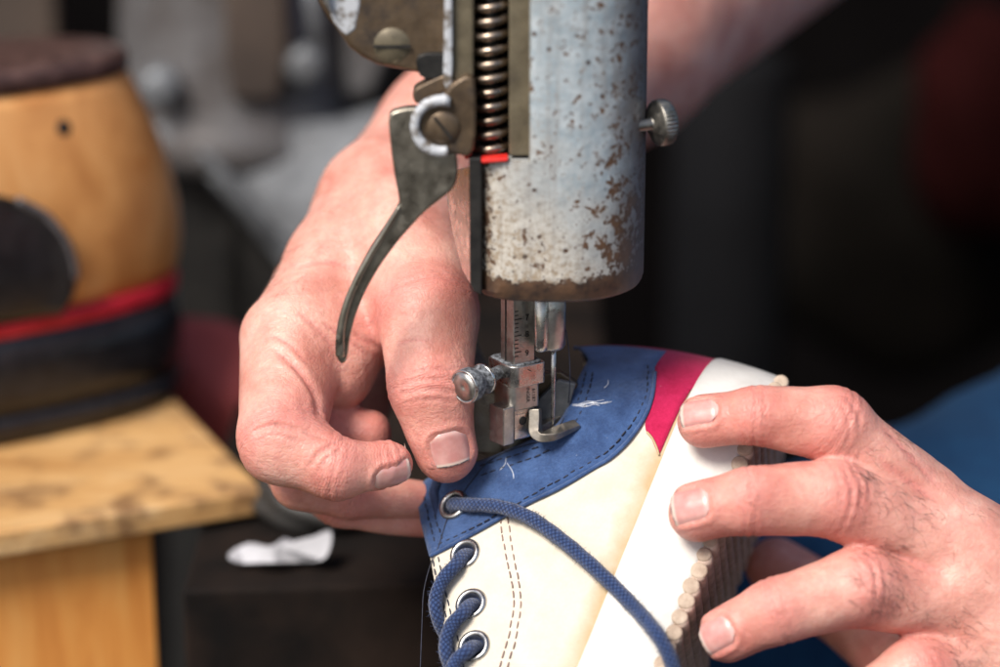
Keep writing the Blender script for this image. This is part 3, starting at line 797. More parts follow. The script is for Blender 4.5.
# ---- outlines traced on the lateral wall, as (t,h)
HT = 5.75
lace_edge = spline([(418,490),(424,525),(430,556),(436,590),(445,630),(455,675),(470,720)], 5)
le = inv(lace_edge)
toe_t = le[-1][0]
topline = inv(spline([(590,362),(578,385),(570,408),(556,428),(530,442),(500,455),(474,464),(440,474),(418,488)], 4))
heel_top = np.array([(0.0, HT), (0.8, HT-0.02), (1.8, HT-0.1)])
top_full = np.vstack([heel_top, topline[topline[:, 0] > 2.2]])
h_at = float(le[-1][1])
upper_poly = np.vstack([[(0, 1.6)], top_full, le[1:], [(toe_t+1.0, h_at-0.2), (toe_t+1.0, 1.6)]])
eye_px = [(454,506),(465,554),(471,604),(474,646),(480,690)]
eyes = inv(eye_px); holes = [((e[0], e[1]), 0.285) for e in eyes]
def shift_poly(p): return p
patch('upper_panel', upper_poly, M['cream'], 0.0, 0.13, holes=holes, wob=0.02)
patch('upper_panel', upper_poly, M['cream'], 0.0, 0.13, mirror=True, step=0.35)
# blue collar overlay
low_edge = inv(spline([(430,556),(470,535),(530,502),(575,479),(610,458),(640,425),(653,392)], 5), 0.07)
vbl = low_edge[-1]
blue_poly = np.vstack([[(1.35, HT+0.06), (2.0, HT+0.0)], topline[topline[:, 0] > 2.2]+np.array([0, 0.06]), inv([(416,490),(420,520),(429,556)], 0.07), low_edge[1:], [(vbl[0]-0.9, vbl[1]+0.4)]])
# right border of the collar follows (653,392) -> (655,350) round the heel
rb = inv([(654,378),(655,366)], 0.07)
blue_poly = np.vstack([[(max(rb[-1][0]-1.3, 1.0), rb[-1][1]+0.03), (max(rb[-1][0]-1.3, 1.0), HT+0.05)], [(2.0, HT+0.02)], topline[topline[:, 0] > 2.2]+np.array([0, 0.06]), inv([(416,490),(420,520),(429,556)], 0.07), low_edge[1:], rb])
patch('collar', blue_poly, M['blue'], 0.085, 0.09, holes=[holes[0]], step=0.18, wob=0.03)
patch('collar', blue_poly, M['blue'], 0.085, 0.09, mirror=True, step=0.35)
# magenta heel patch
mg_l = inv(spline([(655,362),(653,392),(645,425),(652,440),(657,452)], 4), 0.04)
mg_r = inv([(659,455),(672,425),(690,390)], 0.04)
mag_poly = np.vstack([[(0.0, 1.7), (0.0, HT-0.05), (1.4, HT-0.05)], mg_l, mg_r, [(mg_r[-1][0]-0.6, 1.7)]])
patch('heel_patch', mag_poly, M['magenta'], 0.045, 0.09, step=0.18)
patch('heel_patch', mag_poly, M['magenta'], 0.045, 0.09, mirror=True, step=0.35)
# inner lining, a little inside the upper
patch('lining', np.vstack([[(0, 1.6)], top_full-np.array([0, 0.06]), le[1:]+np.array([0, -0.1]), [(toe_t+1, 1.6)]]), M['lining'], -0.16, 0.06, step=0.4, holes=[])
# foxing band all round
ts = np.concatenate([np.linspace(0, LQ, 22)[:-1], np.linspace(LQ, TQ, 50)[:-1], np.linspace(TQ, TQ+LQ, 20)])
def loop_pts(d):
    s, w = plan(ts, d*np.ones_like(ts)); lat = np.stack([s, w], 1); med = np.stack([s, -2*RH-w], 1)[::-1]
    return np.vstack([lat, med[1:-1]])
def fox():
    prof = [(0.10, -0.02), (0.03, 0.02), (0.0, 0.10), (-0.02, 0.7), (-0.01, 1.3), (0.02, 1.80), (0.06, 1.90), (0.12, 1.93), (0.26, 1.90), (0.28, 0.0)]
    vs = []; n = None
    for d, h in prof:
        q = loop_pts(d); n = len(q); vs.append(shoe_raw(q[:, 0], np.full(n, h), q[:, 1]))
    f = []
    m = len(prof)
    for i in range(m):
        for j in range(n): f.append((i*n+j, i*n+(j+1) % n, ((i+1) % m)*n+(j+1) % n, ((i+1) % m)*n+j))
    return fixn(link('foxing', V2W(np.vstack(vs)), f, M['foxing'], sneaker))
fox()
# thin dark seam strip between the band and the tread
q = loop_pts(0.05); n = len(q)
vs = np.vstack([shoe_raw(q[:, 0], np.full(n, -0.06), q[:, 1]), shoe_raw(q[:, 0], np.full(n, 0.02), q[:, 1])])
base = fixn(link('outsole', V2W(vs), [tuple(range(n)), tuple(range(2*n-1, n-1, -1))]+[(i, i+n, (i+1) % n+n, (i+1) % n) for i in range(n)], M['brown'] if False else M['tread'], sneaker, smooth=False))
def half_w(s):
    if s < RH: return math.sqrt(max(RH**2-(RH-s)**2, 0))
    if s > SEND: return math.sqrt(max(RH**2-(s-SEND)**2, 0))
    return RH
mb = MB(); mt = MB(); s = 0.72; pitch = 0.45
while s < SEND+RH-0.2:
    hw = half_w(s); r = 0.215
    m = 26
    xs = np.concatenate([[-hw-0.02, -hw-0.0, -hw+0.06], np.linspace(-hw+0.14, hw-0.14, m), [hw-0.06, hw+0.0, hw+0.02]])
    rr = np.concatenate([[0.09, 0.16, 0.2], np.full(m, r), [0.2, 0.16, 0.09]])
    rr[3:-3] *= 1+0.03*np.sin(xs[3:-3]*5+s*9)
    sl = -0.10*0
    path = shoe_raw(s+0.06*np.sin(xs*0.6), np.full(len(xs), -0.13), -RH+xs)
    v, f = tube_data(path, rr, 12, squash=1.15); mb.add(V2W(v), f)
    # worn pale pad on each rib's end
    e = shoe_raw(np.array([s+rng.normal(0, 0.012)]), np.array([-0.095+rng.normal(0, 0.02)]), np.array([-RH+hw+0.015]))[0]
    if hw > 2.0:
      kq = rng.uniform(0.86, 1.02); v, f = lathe_data(e, Wd, [(-0.16, 0.232*kq), (-0.05, 0.232*kq), (0.005, 0.222*kq), (0.022+rng.uniform(-0.01, 0.02), 0.18*kq), (0.028, 0.08)], 16); mt.add(V2W(v), f)
    s += pitch
mb.build('tread_rib', M['tread'], base); mt.build('tread_edge', M['treadtip'], base)
# tongue and toe (below the frame)
vs = []; f = []; ns, nw = 22, 9
for i, s_ in enumerate(np.linspace(6.5, 14, ns)):
    hb = np.interp(s_, np.sort(RH+(le[:, 0]-LQ)), le[np.argsort(le[:, 0]), 1])-0.55
    for j, w_ in enumerate(np.linspace(-1.7, -2*RH+1.7, nw)):
        x = (j/(nw-1)-0.5)*2; vs.append(shoe_raw(s_, hb+0.35*(1-x*x), w_))
for i in range(ns-1):
    for j in range(nw-1): f.append((i*nw+j, i*nw+j+1, (i+1)*nw+j+1, (i+1)*nw+j))
solid(fixn(link('tongue', V2W(np.array(vs)), f, M['lining'], sneaker)), 0.2, 0)
vs = []; f = []; na = 20
s0 = RH+(toe_t+0.9-LQ)
for i, x in enumerate(np.linspace(0, 1, 24)):
    s_ = s0+(SEND+RH-0.2-s0)*math.sin(x*math.pi/2)
    hw = max(half_w(s_)-0.14, 0.05); ht = 1.7+(h_at+0.3-1.7)*(1-x**1.6)*1.0
    ht = max(ht, 1.75)
    for a in np.linspace(0, math.pi, na):
        vs.append(shoe_raw(s_, 1.6+(ht-1.6)*abs(math.sin(a))**0.8, -RH+hw*math.copysign(abs(math.cos(a))**0.7, math.cos(a))))
for i in range(23):
    for j in range(na-1): f.append((i*na+j, i*na+j+1, (i+1)*na+j+1, (i+1)*na+j))
to = fixn(link('toe_box', V2W(np.array(vs)), f, M['cream'], sneaker))
uvl = to.data.uv_layers.new(name='UVMap')
for l in to.data.loops: uvl.data[l.index].uv = (l.vertex_index % na*0.5, l.vertex_index//na*0.5)
# eyelets
def shoe_n(t, h, off=0):
    a = shoe(t+0.02, h, off)-shoe(t-0.02, h, off); b = shoe(t, h+0.02, off)-shoe(t, h-0.02, off); n = np.cross(a, b); n /= np.linalg.norm(n); return n if n@Wd > 0 else -n
for i, e in enumerate(eyes):
    off = 0.09 if i == 0 else 0.0
    c = shoe(e[0], e[1], off); n = shoe_n(e[0], e[1], off)
    prof = [(h_, r_*1.16) for h_, r_ in [(-0.30, 0.225), (-0.05, 0.225), (0.035, 0.24), (0.08, 0.28), (0.09, 0.325), (0.06, 0.37), (0.0, 0.395), (-0.02, 0.39), (-0.02, 0.25), (-0.30, 0.25)]]
    a = np.linspace(0, 2*np.pi, 40, endpoint=False); e1 = np.cross(n, B_); e1 /= np.linalg.norm(e1); e2 = np.cross(n, e1)
    v = np.vstack([c+n*hh+rr*(np.cos(a)[:, None]*e1+np.sin(a)[:, None]*e2) for hh, rr in prof]); m = len(prof)
    f = [(ii*40+j, ii*40+(j+1) % 40, ((ii+1) % m)*40+(j+1) % 40, ((ii+1) % m)*40+j) for ii in range(m) for j in range(40)]
    fixn(link('eyelet', V2W(v), f, M['chrome'], sneaker))
# laces
def surf(u, v, off):
    x = inv([(u, v)], off)[0]; return shoe(x[0], x[1], off)
def lace(path, r=0.225):
    path = np.asarray(path); ln = np.concatenate([[0], np.cumsum(np.linalg.norm(np.diff(path, axis=0), axis=1))])
    n = 20; rr = r*(1+0.03*np.sin(ln*9))
    v, f = tube_data(path, rr, n); nq = len(f); T, N_, B2 = frames(path); mbl = MB(); mbl.add(v, f)
    for _ in range(int(ln[-1]*95)):
        i = rng.integers(1, len(path)-1); a = rng.uniform(0, 2*np.pi); d_ = N_[i]*math.cos(a)+B2[i]*math.sin(a); L = rng.uniform(0.05, 0.13)
        c0 = path[i]+(path[i+1]-path[i])*rng.random()+d_*r*0.96; e_ = d_*0.8+T[i]*rng.normal(0, 0.9); e_ /= np.linalg.norm(e_)
        mbl.add(*tube_data(np.array([c0, c0+e_*L*0.5, c0+e_*L+rng.normal(0, 0.012, 3)]), np.array([0.0055, 0.0045, 0.002]), 3))
    mbl.v = [V2W(x) for x in mbl.v]; o = mbl.build('shoelace', M['lace'], sneaker)
    uvl = o.data.uv_layers.new(name='UVMap')
    for poly in o.data.polygons:
        k = poly.index
        if k < (len(path)-1)*n:
            i, j = divmod(k, n)
            for li, (a, b) in zip(poly.loop_indices, ((j, i), (j+1, i), (j+1, i+1), (j, i+1))): uvl.data[li].uv = (a/n, ln[b])
    return o
def deep(i, dn):
    e = eyes[i]; return shoe(e[0], e[1], 0)+shoe_n(e[0], e[1])*dn
pl = [deep(0, -0.7), deep(0, 0.05), surf(470, 505, 0.30), surf(500, 507, 0.36), surf(530, 518, 0.34), surf(563, 541, 0.32), surf(600, 573, 0.32), surf(633, 606, 0.40),
      P(657, 634, 3.6), P(670, 658, 3.75), P(677, 684, 3.6), P(680, 720, 3.2)]
lace(spline(pl, 8), 0.195)
def loop_lace(i, px):
    pts = [deep(i, -0.6), deep(i, -0.05)]+[surf(u, v, o) for u, v, o in px[:-1]]
    q = surf(px[-1][0], px[-1][1], 0.0); pts += [q-Wd*0.9]
    lace(spline(pts, 8), 0.19)
loop_lace(1, [(455,566,0.34),(443,580,0.36),(436,598,0.30),(438,618,0.05),(448,638,-0.2)])
loop_lace(2, [(462,614,0.34),(452,625,0.36),(446,641,0.30),(448,660,0.05),(458,684,-0.2)])
loop_lace(3, [(466,652,0.34),(456,661,0.36),(450,678,0.30),(453,700,0.05),(462,724,-0.2)])
# stitching
def stitches(name, px, mat, off, dash=0.20, gap=0.085, r=0.022, uv_in=True, jitter=0.01):
    px = spline(px, 10); th = inv(px, off)
    p3 = shoe(th[:, 0], th[:, 1], off); ln = np.concatenate([[0], np.cumsum(np.linalg.norm(np.diff(p3, axis=0), axis=1))])
    mb = MB(); x = 0
    while x+dash < ln[-1]:
        tt = np.interp(np.linspace(x, x+dash, 5), ln, th[:, 0])+rng.normal(0, jitter); hh = np.interp(np.linspace(x, x+dash, 5), ln, th[:, 1])+rng.normal(0, jitter)
        lift = np.array([-0.015, 0.012, 0.02, 0.012, -0.015])
        v, f = tube_data(shoe(tt, hh, off+lift), r, 6); mb.add(V2W(v), f); x += dash+gap
    return mb.build(name, mat, sneaker)
stitches('stitching', [(500,517),(504,545),(510,575),(514,600),(510,630),(498,672)], M['brownthread'], 0.0)
stitches('stitching', [(508,517),(512,545),(517,575),(521,600),(517,632),(505,676)], M['brownthread'], 0.0)
stitches('stitching', [(433,560),(440,592),(449,628),(459,672)], M['thread'], 0.0)
stitches('stitching', [(438,557),(446,592),(455,628),(465,672)], M['thread'], 0.0)
stitches('stitching', [(438,545),(480,524),(530,496),(572,473),(606,452),(634,421),(647,390),(648,362)], M['thread'], 0.088, 0.16)
v, f = tube_data(spline(np.array([surf(u, v, 0.075) for u, v in ((430,556),(450,546),(470,535),(500,518),(530,502),(555,490),(575,479),(595,467),(610,458),(627,442),(640,425),(648,410),(653,392),(655,372))]), 6), 0.055, 10)
o_ = link('collar_binding', V2W(v), f, M['blue'], sneaker); tube_uv(o_, len(v)//10, 10, np.arange(len(v)//10)*0.1)
stitches('stitching', [(424,496),(429,520),(436,546)], M['thread'], 0.088, 0.16)
stitches('stitching', [(432,494),(436,518),(443,541)], M['thread'], 0.088, 0.16)
stitches('stitching', [(480,466),(505,458),(530,450),(545,445)], M['thread'], 0.088, 0.18)
stitches('stitching', [(482,475),(508,466),(532,458),(552,449)], M['thread'], 0.088, 0.18)
stitches('stitching', [(586,372),(581,392),(576,408)], M['thread'], 0.088, 0.14)
stitches('stitching', [(593,372),(588,392),(583,410),(572,425)], M['thread'], 0.088, 0.14)
def thread_path(px, r, mat, name='loose_thread', parent=sneaker, n=10):
    p = [surf(u, v, o) for u, v, o in px]; v, f = tube_data(spline(p, n), r, 6); return link(name, V2W(v), f, mat, parent)
mb = MB()
for k in range(8):
    x0 = 578+rng.uniform(-8, 4); y0 = 406+rng.uniform(-2, 2)
    L = rng.uniform(14, 34); p = [surf(x0, y0, 0.10), surf(x0+L*0.35, y0-1+rng.uniform(-1.5, 1.5), 0.12), surf(x0+L*0.7, y0-2+rng.uniform(-1.5, 1.5), 0.11), surf(x0+L, y0-3+rng.uniform(-2, 2), 0.10)]
    v, f = tube_data(spline(p, 5), 0.009, 5); link('frayed_thread', V2W(v), f, M['palethread'], sneaker)
for a, b in (((608,380),(604,388)), ((507,463),(514,480)), ((500,470),(506,458))):
    p = [surf(*a, 0.10), surf((a[0]+b[0])/2+2, (a[1]+b[1])/2, 0.13), surf(*b, 0.10)]; v, f = tube_data(spline(p, 5), 0.010, 5); link('frayed_thread', V2W(v), f, M['palethread'], sneaker)
v, f = tube_data(spline([surf(647,432,0.06), surf(652,438,0.06), surf(656,446,0.06), surf(659,455,0.06)], 5), 0.03, 6)
link('edge_trim', V2W(v), f, M['cream'], sneaker)

# ------------------------------------------------------------------ SEWING MACHINE
YM = -0.8; UC = 562
hc = W(UC, 303, YM); HCX = hc[0]
zb = W(560, 304, YM-2.05)[2]; zl = W(495, 160, YM-1.7)[2]; zt = zl+9.0
machine = thing('sewing_machine', 'old cobbler sewing machine head in chipped pale blue paint with spring and lever', 'sewing machine', np.array([HCX, YM, zb-4.0]))
def plan_pts():
    k = [(-2.16, -1.45), (-1.75, -1.85), (-1.0, -2.02), (-0.2, -2.08), (0.6, -1.98), (1.3, -1.62), (1.82, -1.02), (2.1, -0.3), (2.14, 0.5), (1.8, 1.5), (0.9, 2.2), (-0.4, 2.4), (-1.6, 2.1), (-2.16, 1.5)]
    body = spline(k, 5, False); return body
full = plan_pts()
def casing():
    V = []; F = []; 
    # lower head: rings from the rounded bottom rim up to the ledge
    n = len(full)
    cx = full.mean(0)
    rings = [(0.0, 0.80), (0.0, 0.90), (0.05, 0.955), (0.13, 0.982), (0.20, 0.985), (0.24, 1.0), (0.6, 1.0), (1.4, 1.0), (2.4, 1.0), (3.3, 1.0), (zl-zb, 1.0)]
    for z, k in rings:
        for p in full: V.append((HCX+cx[0]*(1-k)+p[0]*k, YM+cx[1]*(1-k)+p[1]*k, zb+z))
    for i in range(len(rings)-1):
        for j in range(n): F.append((i*n+j, i*n+(j+1) % n, (i+1)*n+(j+1) % n, (i+1)*n+j))
    F.append(tuple(range(n-1, -1, -1)))
    top0 = len(V)-n
    F.append(tuple(top0+j for j in range(n)))
    nlow = len(V)
    # upper head with the spring channel cut from its front-left corner
    xw = W(529, 100, YM-1.9)[0]-HCX
    up = [p for p in full if not (p[0] < xw and p[1] < 0.3)]
    # order: start at channel's front edge
    front = [p for p in up if p[1] < 0.3 and p[0] >= xw]; rest = [p for p in up if not (p[1] < 0.3 and p[0] >= xw)]
    yf = np.interp(xw, [-2.16, -1.75, -1.0, -0.2], [-1.45, -1.85, -2.02, -2.08])
    poly = [(xw, 0.15), (xw, -0.6), (xw, yf+0.12), (xw+0.05, yf+0.03), (xw+0.12, yf)]+[tuple(p) for p in full if p[0] > xw+0.16 and not (p[1] > 0 and p[0] < 0)]
    poly += [tuple(p) for p in full if p[1] > 0 and p[0] <= 0]+[(-2.16, 0.15)]
    m = len(poly); zs = list(np.linspace(zl, zt, 8))
    for z in zs:
        for p in poly: V.append((HCX+p[0], YM+p[1], z))
    for i in range(len(zs)-1):
        for j in range(m): F.append((nlow+i*m+j, nlow+i*m+(j+1) % m, nlow+(i+1)*m+(j+1) % m, nlow+(i+1)*m+j))
    F.append(tuple(nlow+(len(zs)-1)*m+j for j in range(m)))
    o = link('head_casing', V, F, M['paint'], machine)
    # object coordinates relative to the bottom centre of the head
    me = o.data; off = Vector(((HCX-ORG[machine][0])*0.01, (YM-ORG[machine][1])*0.01, (zb-ORG[machine][2])*0.01))
    me.transform(Matrix.Translation(-off)); o.location = off
    fixn(o)
    ch = np.zeros(len(V), np.float32)
    for i in range(nlow, len(V)):
        j = (i-nlow) % m
        if j in (0, 1, 2) or j == m-1: ch[i] = 1
    la = me.attributes.new('channel', 'FLOAT', 'POINT'); la.data.foreach_set('value', ch)
    e = o.modifiers.new('es', 'EDGE_SPLIT'); e.split_angle = math.radians(40)
    return xw
xw = casing()
# red painted ledge edge and small red mark
plate('red_mark', [(481,160),(508,158),(508,161.5),(482,163.5)], YM-2.04, 0.5, M['red_paint'], machine, 0.03)
plate('red_mark', [(463,151),(471,150),(472,158),(465,160)], YM-1.55, 0.3, M['red_paint'], machine, 0.03)
# dark edge strip beside the front panel, and the bright face plate that mirrors the hand
plate('edge_strip', [(469,158),(482,158),(482,296),(474,292),(470,285)], YM-1.85, 1.6, M['black'], machine, 0.05)
fp = [(447,172,0.5),(471,166,-1.3),(471,286,-1.3),(462,270,-0.6),(453,236,0.05),(447,202,0.5)]
fa = np.array([W(u, v, YM+y) for u, v, y in fp]); fb = fa+np.array([0.16, 0.06, 0]); n6 = len(fa)
o = fixn(link('face_plate', np.vstack([fa, fb]), [tuple(range(n6)), tuple(range(2*n6-1, n6-1, -1))]+[(i, i+n6, (i+1) % n6+n6, (i+1) % n6) for i in range(n6)], M['steel'], machine)); bevel(o, 0.03)
# spring channel back plate and its left flange
plate('channel_back', [(470,-60),(530,-60),(530,160),(470,160)], YM-0.05, 0.3, M['black'], machine, 0)
plate('channel_wall', [(509,-70),(532,-70),(532,156),(509,156)], YM-1.62, 1.5, M['olive'], machine, 0.06)
plate('bracket_flange', [(452,-60),(474,-60),(474,152),(462,152),(452,130)], YM-1.55, 2.0, M['olive'], machine, 0.08)
plate('bracket_edge', [(446,-60),(452,-60),(453,64),(452,84),(446,90),(443,80)], YM-1.75, 0.8, M['white_paint'], machine, 0.06)
# coil spring
cs = W(491, 100, YM-1.05); zs0 = W(491, 156, YM-1.05)[2]; zs1 = zs0+6.6
turns = (zs1-zs0)/0.365
tt = np.linspace(0, 1, int(turns*28))
path = np.stack([cs[0]+0.40*np.cos(2*np.pi*turns*tt), cs[1]+0.40*np.sin(2*np.pi*turns*tt), zs0+(zs1-zs0)*tt], 1)
v, f = tube_data(path, 0.118, 10); link('coil_spring', v, f, M['spring'], machine)
v, f = lathe_data((cs[0], cs[1], zs0-0.1), (0, 0, 1), [(0, 0.2), (7.2, 0.2)], 20); link('spring_rod', v, f, M['black'], machine)
# hub and link
def disc(name, u, v, y, r, t, mat, parent=machine, slot=None, axis=(0, -1, 0), dome=0.06):
    c = W(u, v, y); vv, ff = lathe_data(c, axis, [(-t, r), (-0.03, r), (0.0, r*0.93), (dome*0.7, r*0.6), (dome, r*0.25)], 40)
    return link(name, vv, ff, mat, parent)
plate('hub_arm', [(441,100),(452,84),(474,80),(474,150),(455,155),(441,152),(426,146),(418,130),(420,112),(430,102)], YM-1.95, 0.9, M['brown'], machine, 0.10, smooth=4)
c = W(441, 126, YM-2.05); a = np.linspace(math.radians(70), math.radians(285), 40)
arc = np.stack([c[0]+0.66*np.cos(a), np.full(40, c[1]), c[2]+0.66*np.sin(a)], 1)
arc = np.vstack([W(447, 96, YM-2.05), W(444, 101, YM-2.05), arc])
v, f = tube_data(arc, 0.135+0.012*np.sin(np.arange(len(arc))*0.23), 10); link('hub_rim', v, f, M['white_paint'], machine)
hub = disc('hub_screw', 443, 128, YM-2.0, 0.44, 0.3, M['brown'])
v, f = box_data(W(443, 128, YM-2.07), (0.72, 0.06, 0.07)); vv = np.array(v); cc = vv.mean(0); an = 0.9
vv = np.stack([cc[0]+(vv[:, 0]-cc[0])*math.cos(an)+(vv[:, 2]-cc[2])*math.sin(an), vv[:, 1], cc[2]-(vv[:, 0]-cc[0])*math.sin(an)+(vv[:, 2]-cc[2])*math.cos(an)], 1)
link('slot', vv, f, M['black'], hub, smooth=False)
plate('link_bar', [(413,92),(420,86),(446,74),(458,72),(458,86),(436,96),(420,104),(414,101)], YM-1.45, 0.7, M['brown'], machine, 0.08, smooth=3)
# presser lever: plate that sweeps down into a tapering handle
lev = [(389,117),(396,111),(412,108),(430,112),(452,140),(457,160),(457,178),(452,190),(440,200),(424,213),(409,229),(394,247),(379,268),(366,291),(356,315),(350,338),(347,358),(343,364),(338,361),(335,350),(337,328),(344,303),(355,278),(370,250),(386,226),(397,208),(399,200),(394,172),(390,140)]
plate('presser_lever', lev, YM-1.9, 0.42, M['lever'], machine, 0.11, smooth=4)
# edge of the lever handle: a rounded rib along its spine
rib = spline([W(u, v, YM-1.95) for u, v in ((399,207),(388,226),(372,252),(358,278),(347,304),(341,330),(340,356))], 8)
v, f = tube_data(rib, np.linspace(0.05, 0.13, len(rib)), 10); link('lever_rib', v, f, M['lever'], machine)
# tension bracket upper left
tb = [(317,-60),(318,2),(327,18),(338,32),(349,48),(362,58),(378,66),(400,70),(420,74),(446,70),(450,40),(450,-60)]
plate('tension_bracket', tb, YM-1.2, 1.8, M['brown'], machine, 0.16)
plate('worn_patch', [(322,-60),(325,5),(334,24),(346,38),(356,30),(361,5),(361,-60)], YM-1.235, 0.3, M['white_paint'], machine, 0.10)
plate('bracket_cap', [(316,-60),(319,-3),(325,6),(332,16),(329,3),(327,-60)], YM-1.5, 0.5, M['steel'], machine, 0.05)
scw = disc('bracket_screw', 392, 46, YM-1.2, 0.50, 0.2, M['olive'], dome=0.10)
v, f = box_data(W(392, 46.5, YM-1.30), (0.95, 0.06, 0.075)); link('slot', v, f, M['black'], scw, smooth=False)
plate('bracket_lug', [(418,56),(448,56),(448,84),(436,80),(420,76)], YM-1.42, 0.8, M['black'], machine, 0.1, smooth=3)
# knurled thumb screw on the right flank
axk = np.array([0.90, 0.42, 0.03]); ck = W(644, 125, YM-0.6)
v, f = lathe_data(ck-axk*0.5, axk, [(0, 0.16), (0.66, 0.16), (0.70, 0.22), (0.80, 0.46), (0.84, 0.56), (0.88, 0.60), (0.98, 0.615), (1.08, 0.615), (1.17, 0.60), (1.22, 0.55), (1.24, 0.40)], 72, ridge=(5, 8, 0.075))
bevel(link('knurled_screw', v, f, M['dull'], machine), 0.01, 1, 70)
# presser bar with engraved scale
YAW = math.radians(33); e1 = np.array([math.cos(YAW), math.sin(YAW), 0]); e2 = np.array([-math.sin(YAW), math.cos(YAW), 0]); e3 = np.array([0, 0, 1.0])
corner = W(514, 345, YM-0.35)                      # front vertical edge of the bar
zfoot = W(514, 437, YM-0.3)[2]
cb = corner+e1*0.34+e2*0.34; cb[2] = (zb+0.8+zfoot+0.6)/2
v, f = box_data(cb, (0.68, 0.66, zb+0.8-zfoot-0.6), YAW); bar = bevel(link('presser_bar', v, f, M['warm'], machine), 0.04)
v, f = box_data(corner+e2*0.40-e1*0.004+e3*0, (0.02, 0.05, 2.6), YAW); link('groove', v, f, M['black'], bar, smooth=False)
fo = -e2*0.004
def on_face(du, u, v):                               # point of the scale face by height pixel
    p = W(u, v, YM-0.35); return np.array([corner[0], corner[1], p[2]])+e1*du-e2*0.003
mbx = MB()
for k in range(12):
    vpx = 312+k*4.1; L = 0.22 if k % 4 == 2 else 0.12
    p = on_face(L/2+0.02, 514, vpx); v, f = box_data(p, (L, 0.006, 0.022), YAW); mbx.add(v, f)
mbx.build('scale_mark', M['black'], bar, smooth=False)
def text(s, pos, ex, ey, size, mat, parent, name='lettering'):
    cu = bpy.data.curves.new('t', 'FONT'); cu.body = s; cu.size = 1.0; cu.align_x = 'CENTER'; cu.align_y = 'CENTER'; cu.extrude = 0.02
    t = bpy.data.objects.new('t', cu); COL.objects.link(t)
    dg = bpy.context.evaluated_depsgraph_get(); dg.update()
    me = bpy.data.meshes.new_from_object(t.evaluated_get(dg)); co = np.array([v.co[:] for v in me.vertices]); fs = [tuple(p.vertices) for p in me.polygons]
    bpy.data.objects.remove(t); bpy.data.curves.remove(cu); bpy.data.meshes.remove(me)
    ez = np.cross(ex, ey)
    return link(name, pos+co[:, :1]*size*ex+co[:, 1:2]*size*ey+co[:, 2:3]*size*ez*0.2, fs, mat, parent, smooth=False)
for ch, vpx in (('7', 320), ('8', 337), ('9', 356)):
    text(ch, on_face(0.42, 514, vpx)-e2*0.002, e1, e3, 0.24, M['black'], bar)
# clamp collar on the bar
zc1 = W(504, 376, YM-0.4)[2]+0.02
fw = [(-0.14, 1.05), (-0.14, 0.10), (-0.10, -0.02), (0.0, -0.10), (0.12, -0.13), (0.88, -0.13), (0.93, -0.09), (0.95, 0.0), (0.95, 0.95), (0.85, 1.1), (0.0, 1.12)]
v, f = hull_poly(corner, fw, zc1-0.36, zc1+0.24, YAW); clamp = bevel(fixn(link('bar_clamp', v, f, M['steel'], machine)), 0.045)
v, f = hull_poly(corner, [(x*0.9+0.03, y*0.9+0.06) for x, y in fw], zc1+0.2, zc1+0.275, YAW); bevel(fixn(link('clamp_top', v, f, M['dust'], clamp)), 0.03)
for ang in (0.5, -0.55):
    p = corner+e1*0.42-e2*0.133+e3*(zc1-corner[2]+0.08); v, f = box_data((0, 0, 0), (0.14, 0.008, 0.022))
    q = np.array([p+e1*(a*math.cos(ang)-c_*math.sin(ang))*1.0+e3*(a*math.sin(ang)+c_*math.cos(ang))+e2*b for a, b, c_ in v]) if ang < 0 else None
    if q is not None: link('lettering', q, f, M['black'], clamp, smooth=False)
# clamp thumbscrew
axs = np.array([-0.66, -0.75, -0.04]); axs /= np.linalg.norm(axs); cks = W(497, 373, YM-0.1)
v, f = lathe_data(cks, axs, [(-0.122, 0.182), (0.268, 0.182), (0.415, 0.214), (0.488, 0.385), (0.537, 0.417), (0.598, 0.407), (0.647, 0.321), (0.854, 0.321), (0.952, 0.428), (1.000, 0.460), (1.244, 0.471), (1.305, 0.460), (1.330, 0.428), (1.305, 0.385), (1.293, 0.054)], 72)
ts_ = link('clamp_screw', v, f, M['dust'], machine)
v, f = lathe_data(cks, axs, [(1.257, 0.465), (1.311, 0.476), (1.342, 0.439), (1.311, 0.401), (1.293, 0.396)], 72); link('rim', v, f, M['steel'], ts_)
v, f = lathe_data(cks, axs, [(0.500, 0.412), (0.543, 0.428), (0.592, 0.417), (0.610, 0.385)], 60); link('rim', v, f, M['steel'], ts_)
v, f = lathe_data(cks, axs, [(1.269, 0.385), (1.324, 0.380), (1.324, 0.075), (1.311, 0.054)], 48); link('screw_face', v, f, M['warm'], ts_)
# presser foot
zs_lo = W(510, 411, YM-0.35)[2]
sh = [(-0.16, 0.75), (-0.16, 0.12), (-0.08, 0.0), (0.05, -0.07), (0.74, -0.07), (0.80, 0.0), (0.80, 0.75)]
v, f = hull_poly(corner, sh, zs_lo, zc1-0.3, YAW); foot = bevel(fixn(link('presser_foot', v, f, M['warm'], machine)), 0.05)
text('INGER', corner+e1*0.40-e2*0.078+e3*((zs_lo+zc1-0.36)/2-corner[2]+0.07), -e3, e1, 0.15, M['black'], foot)
text('61187', corner+e1*0.58-e2*0.078+e3*((zs_lo+zc1-0.36)/2-corner[2]+0.03), -e3, e1, 0.15, M['black'], foot)
def zat(u, vv): return W(u, vv, YM-0.35)[2]
v, f = hull_poly(corner, [(0.02, 0.5), (0.02, 0.02), (0.56, 0.02), (0.56, 0.5)], zat(515, 441), zs_lo+0.05, YAW)
blk = bevel(fixn(link('foot_block', v, f, M['steel'], foot)), 0.03)
v, f = lathe_data(corner+e1*0.30+e2*0.03+e3*(zat(520, 423)-corner[2]), -e2, [(-0.1, 0.12), (0.02, 0.12), (0.025, 0.10)], 24); link('foot_hole', v, f, M['black'], blk)
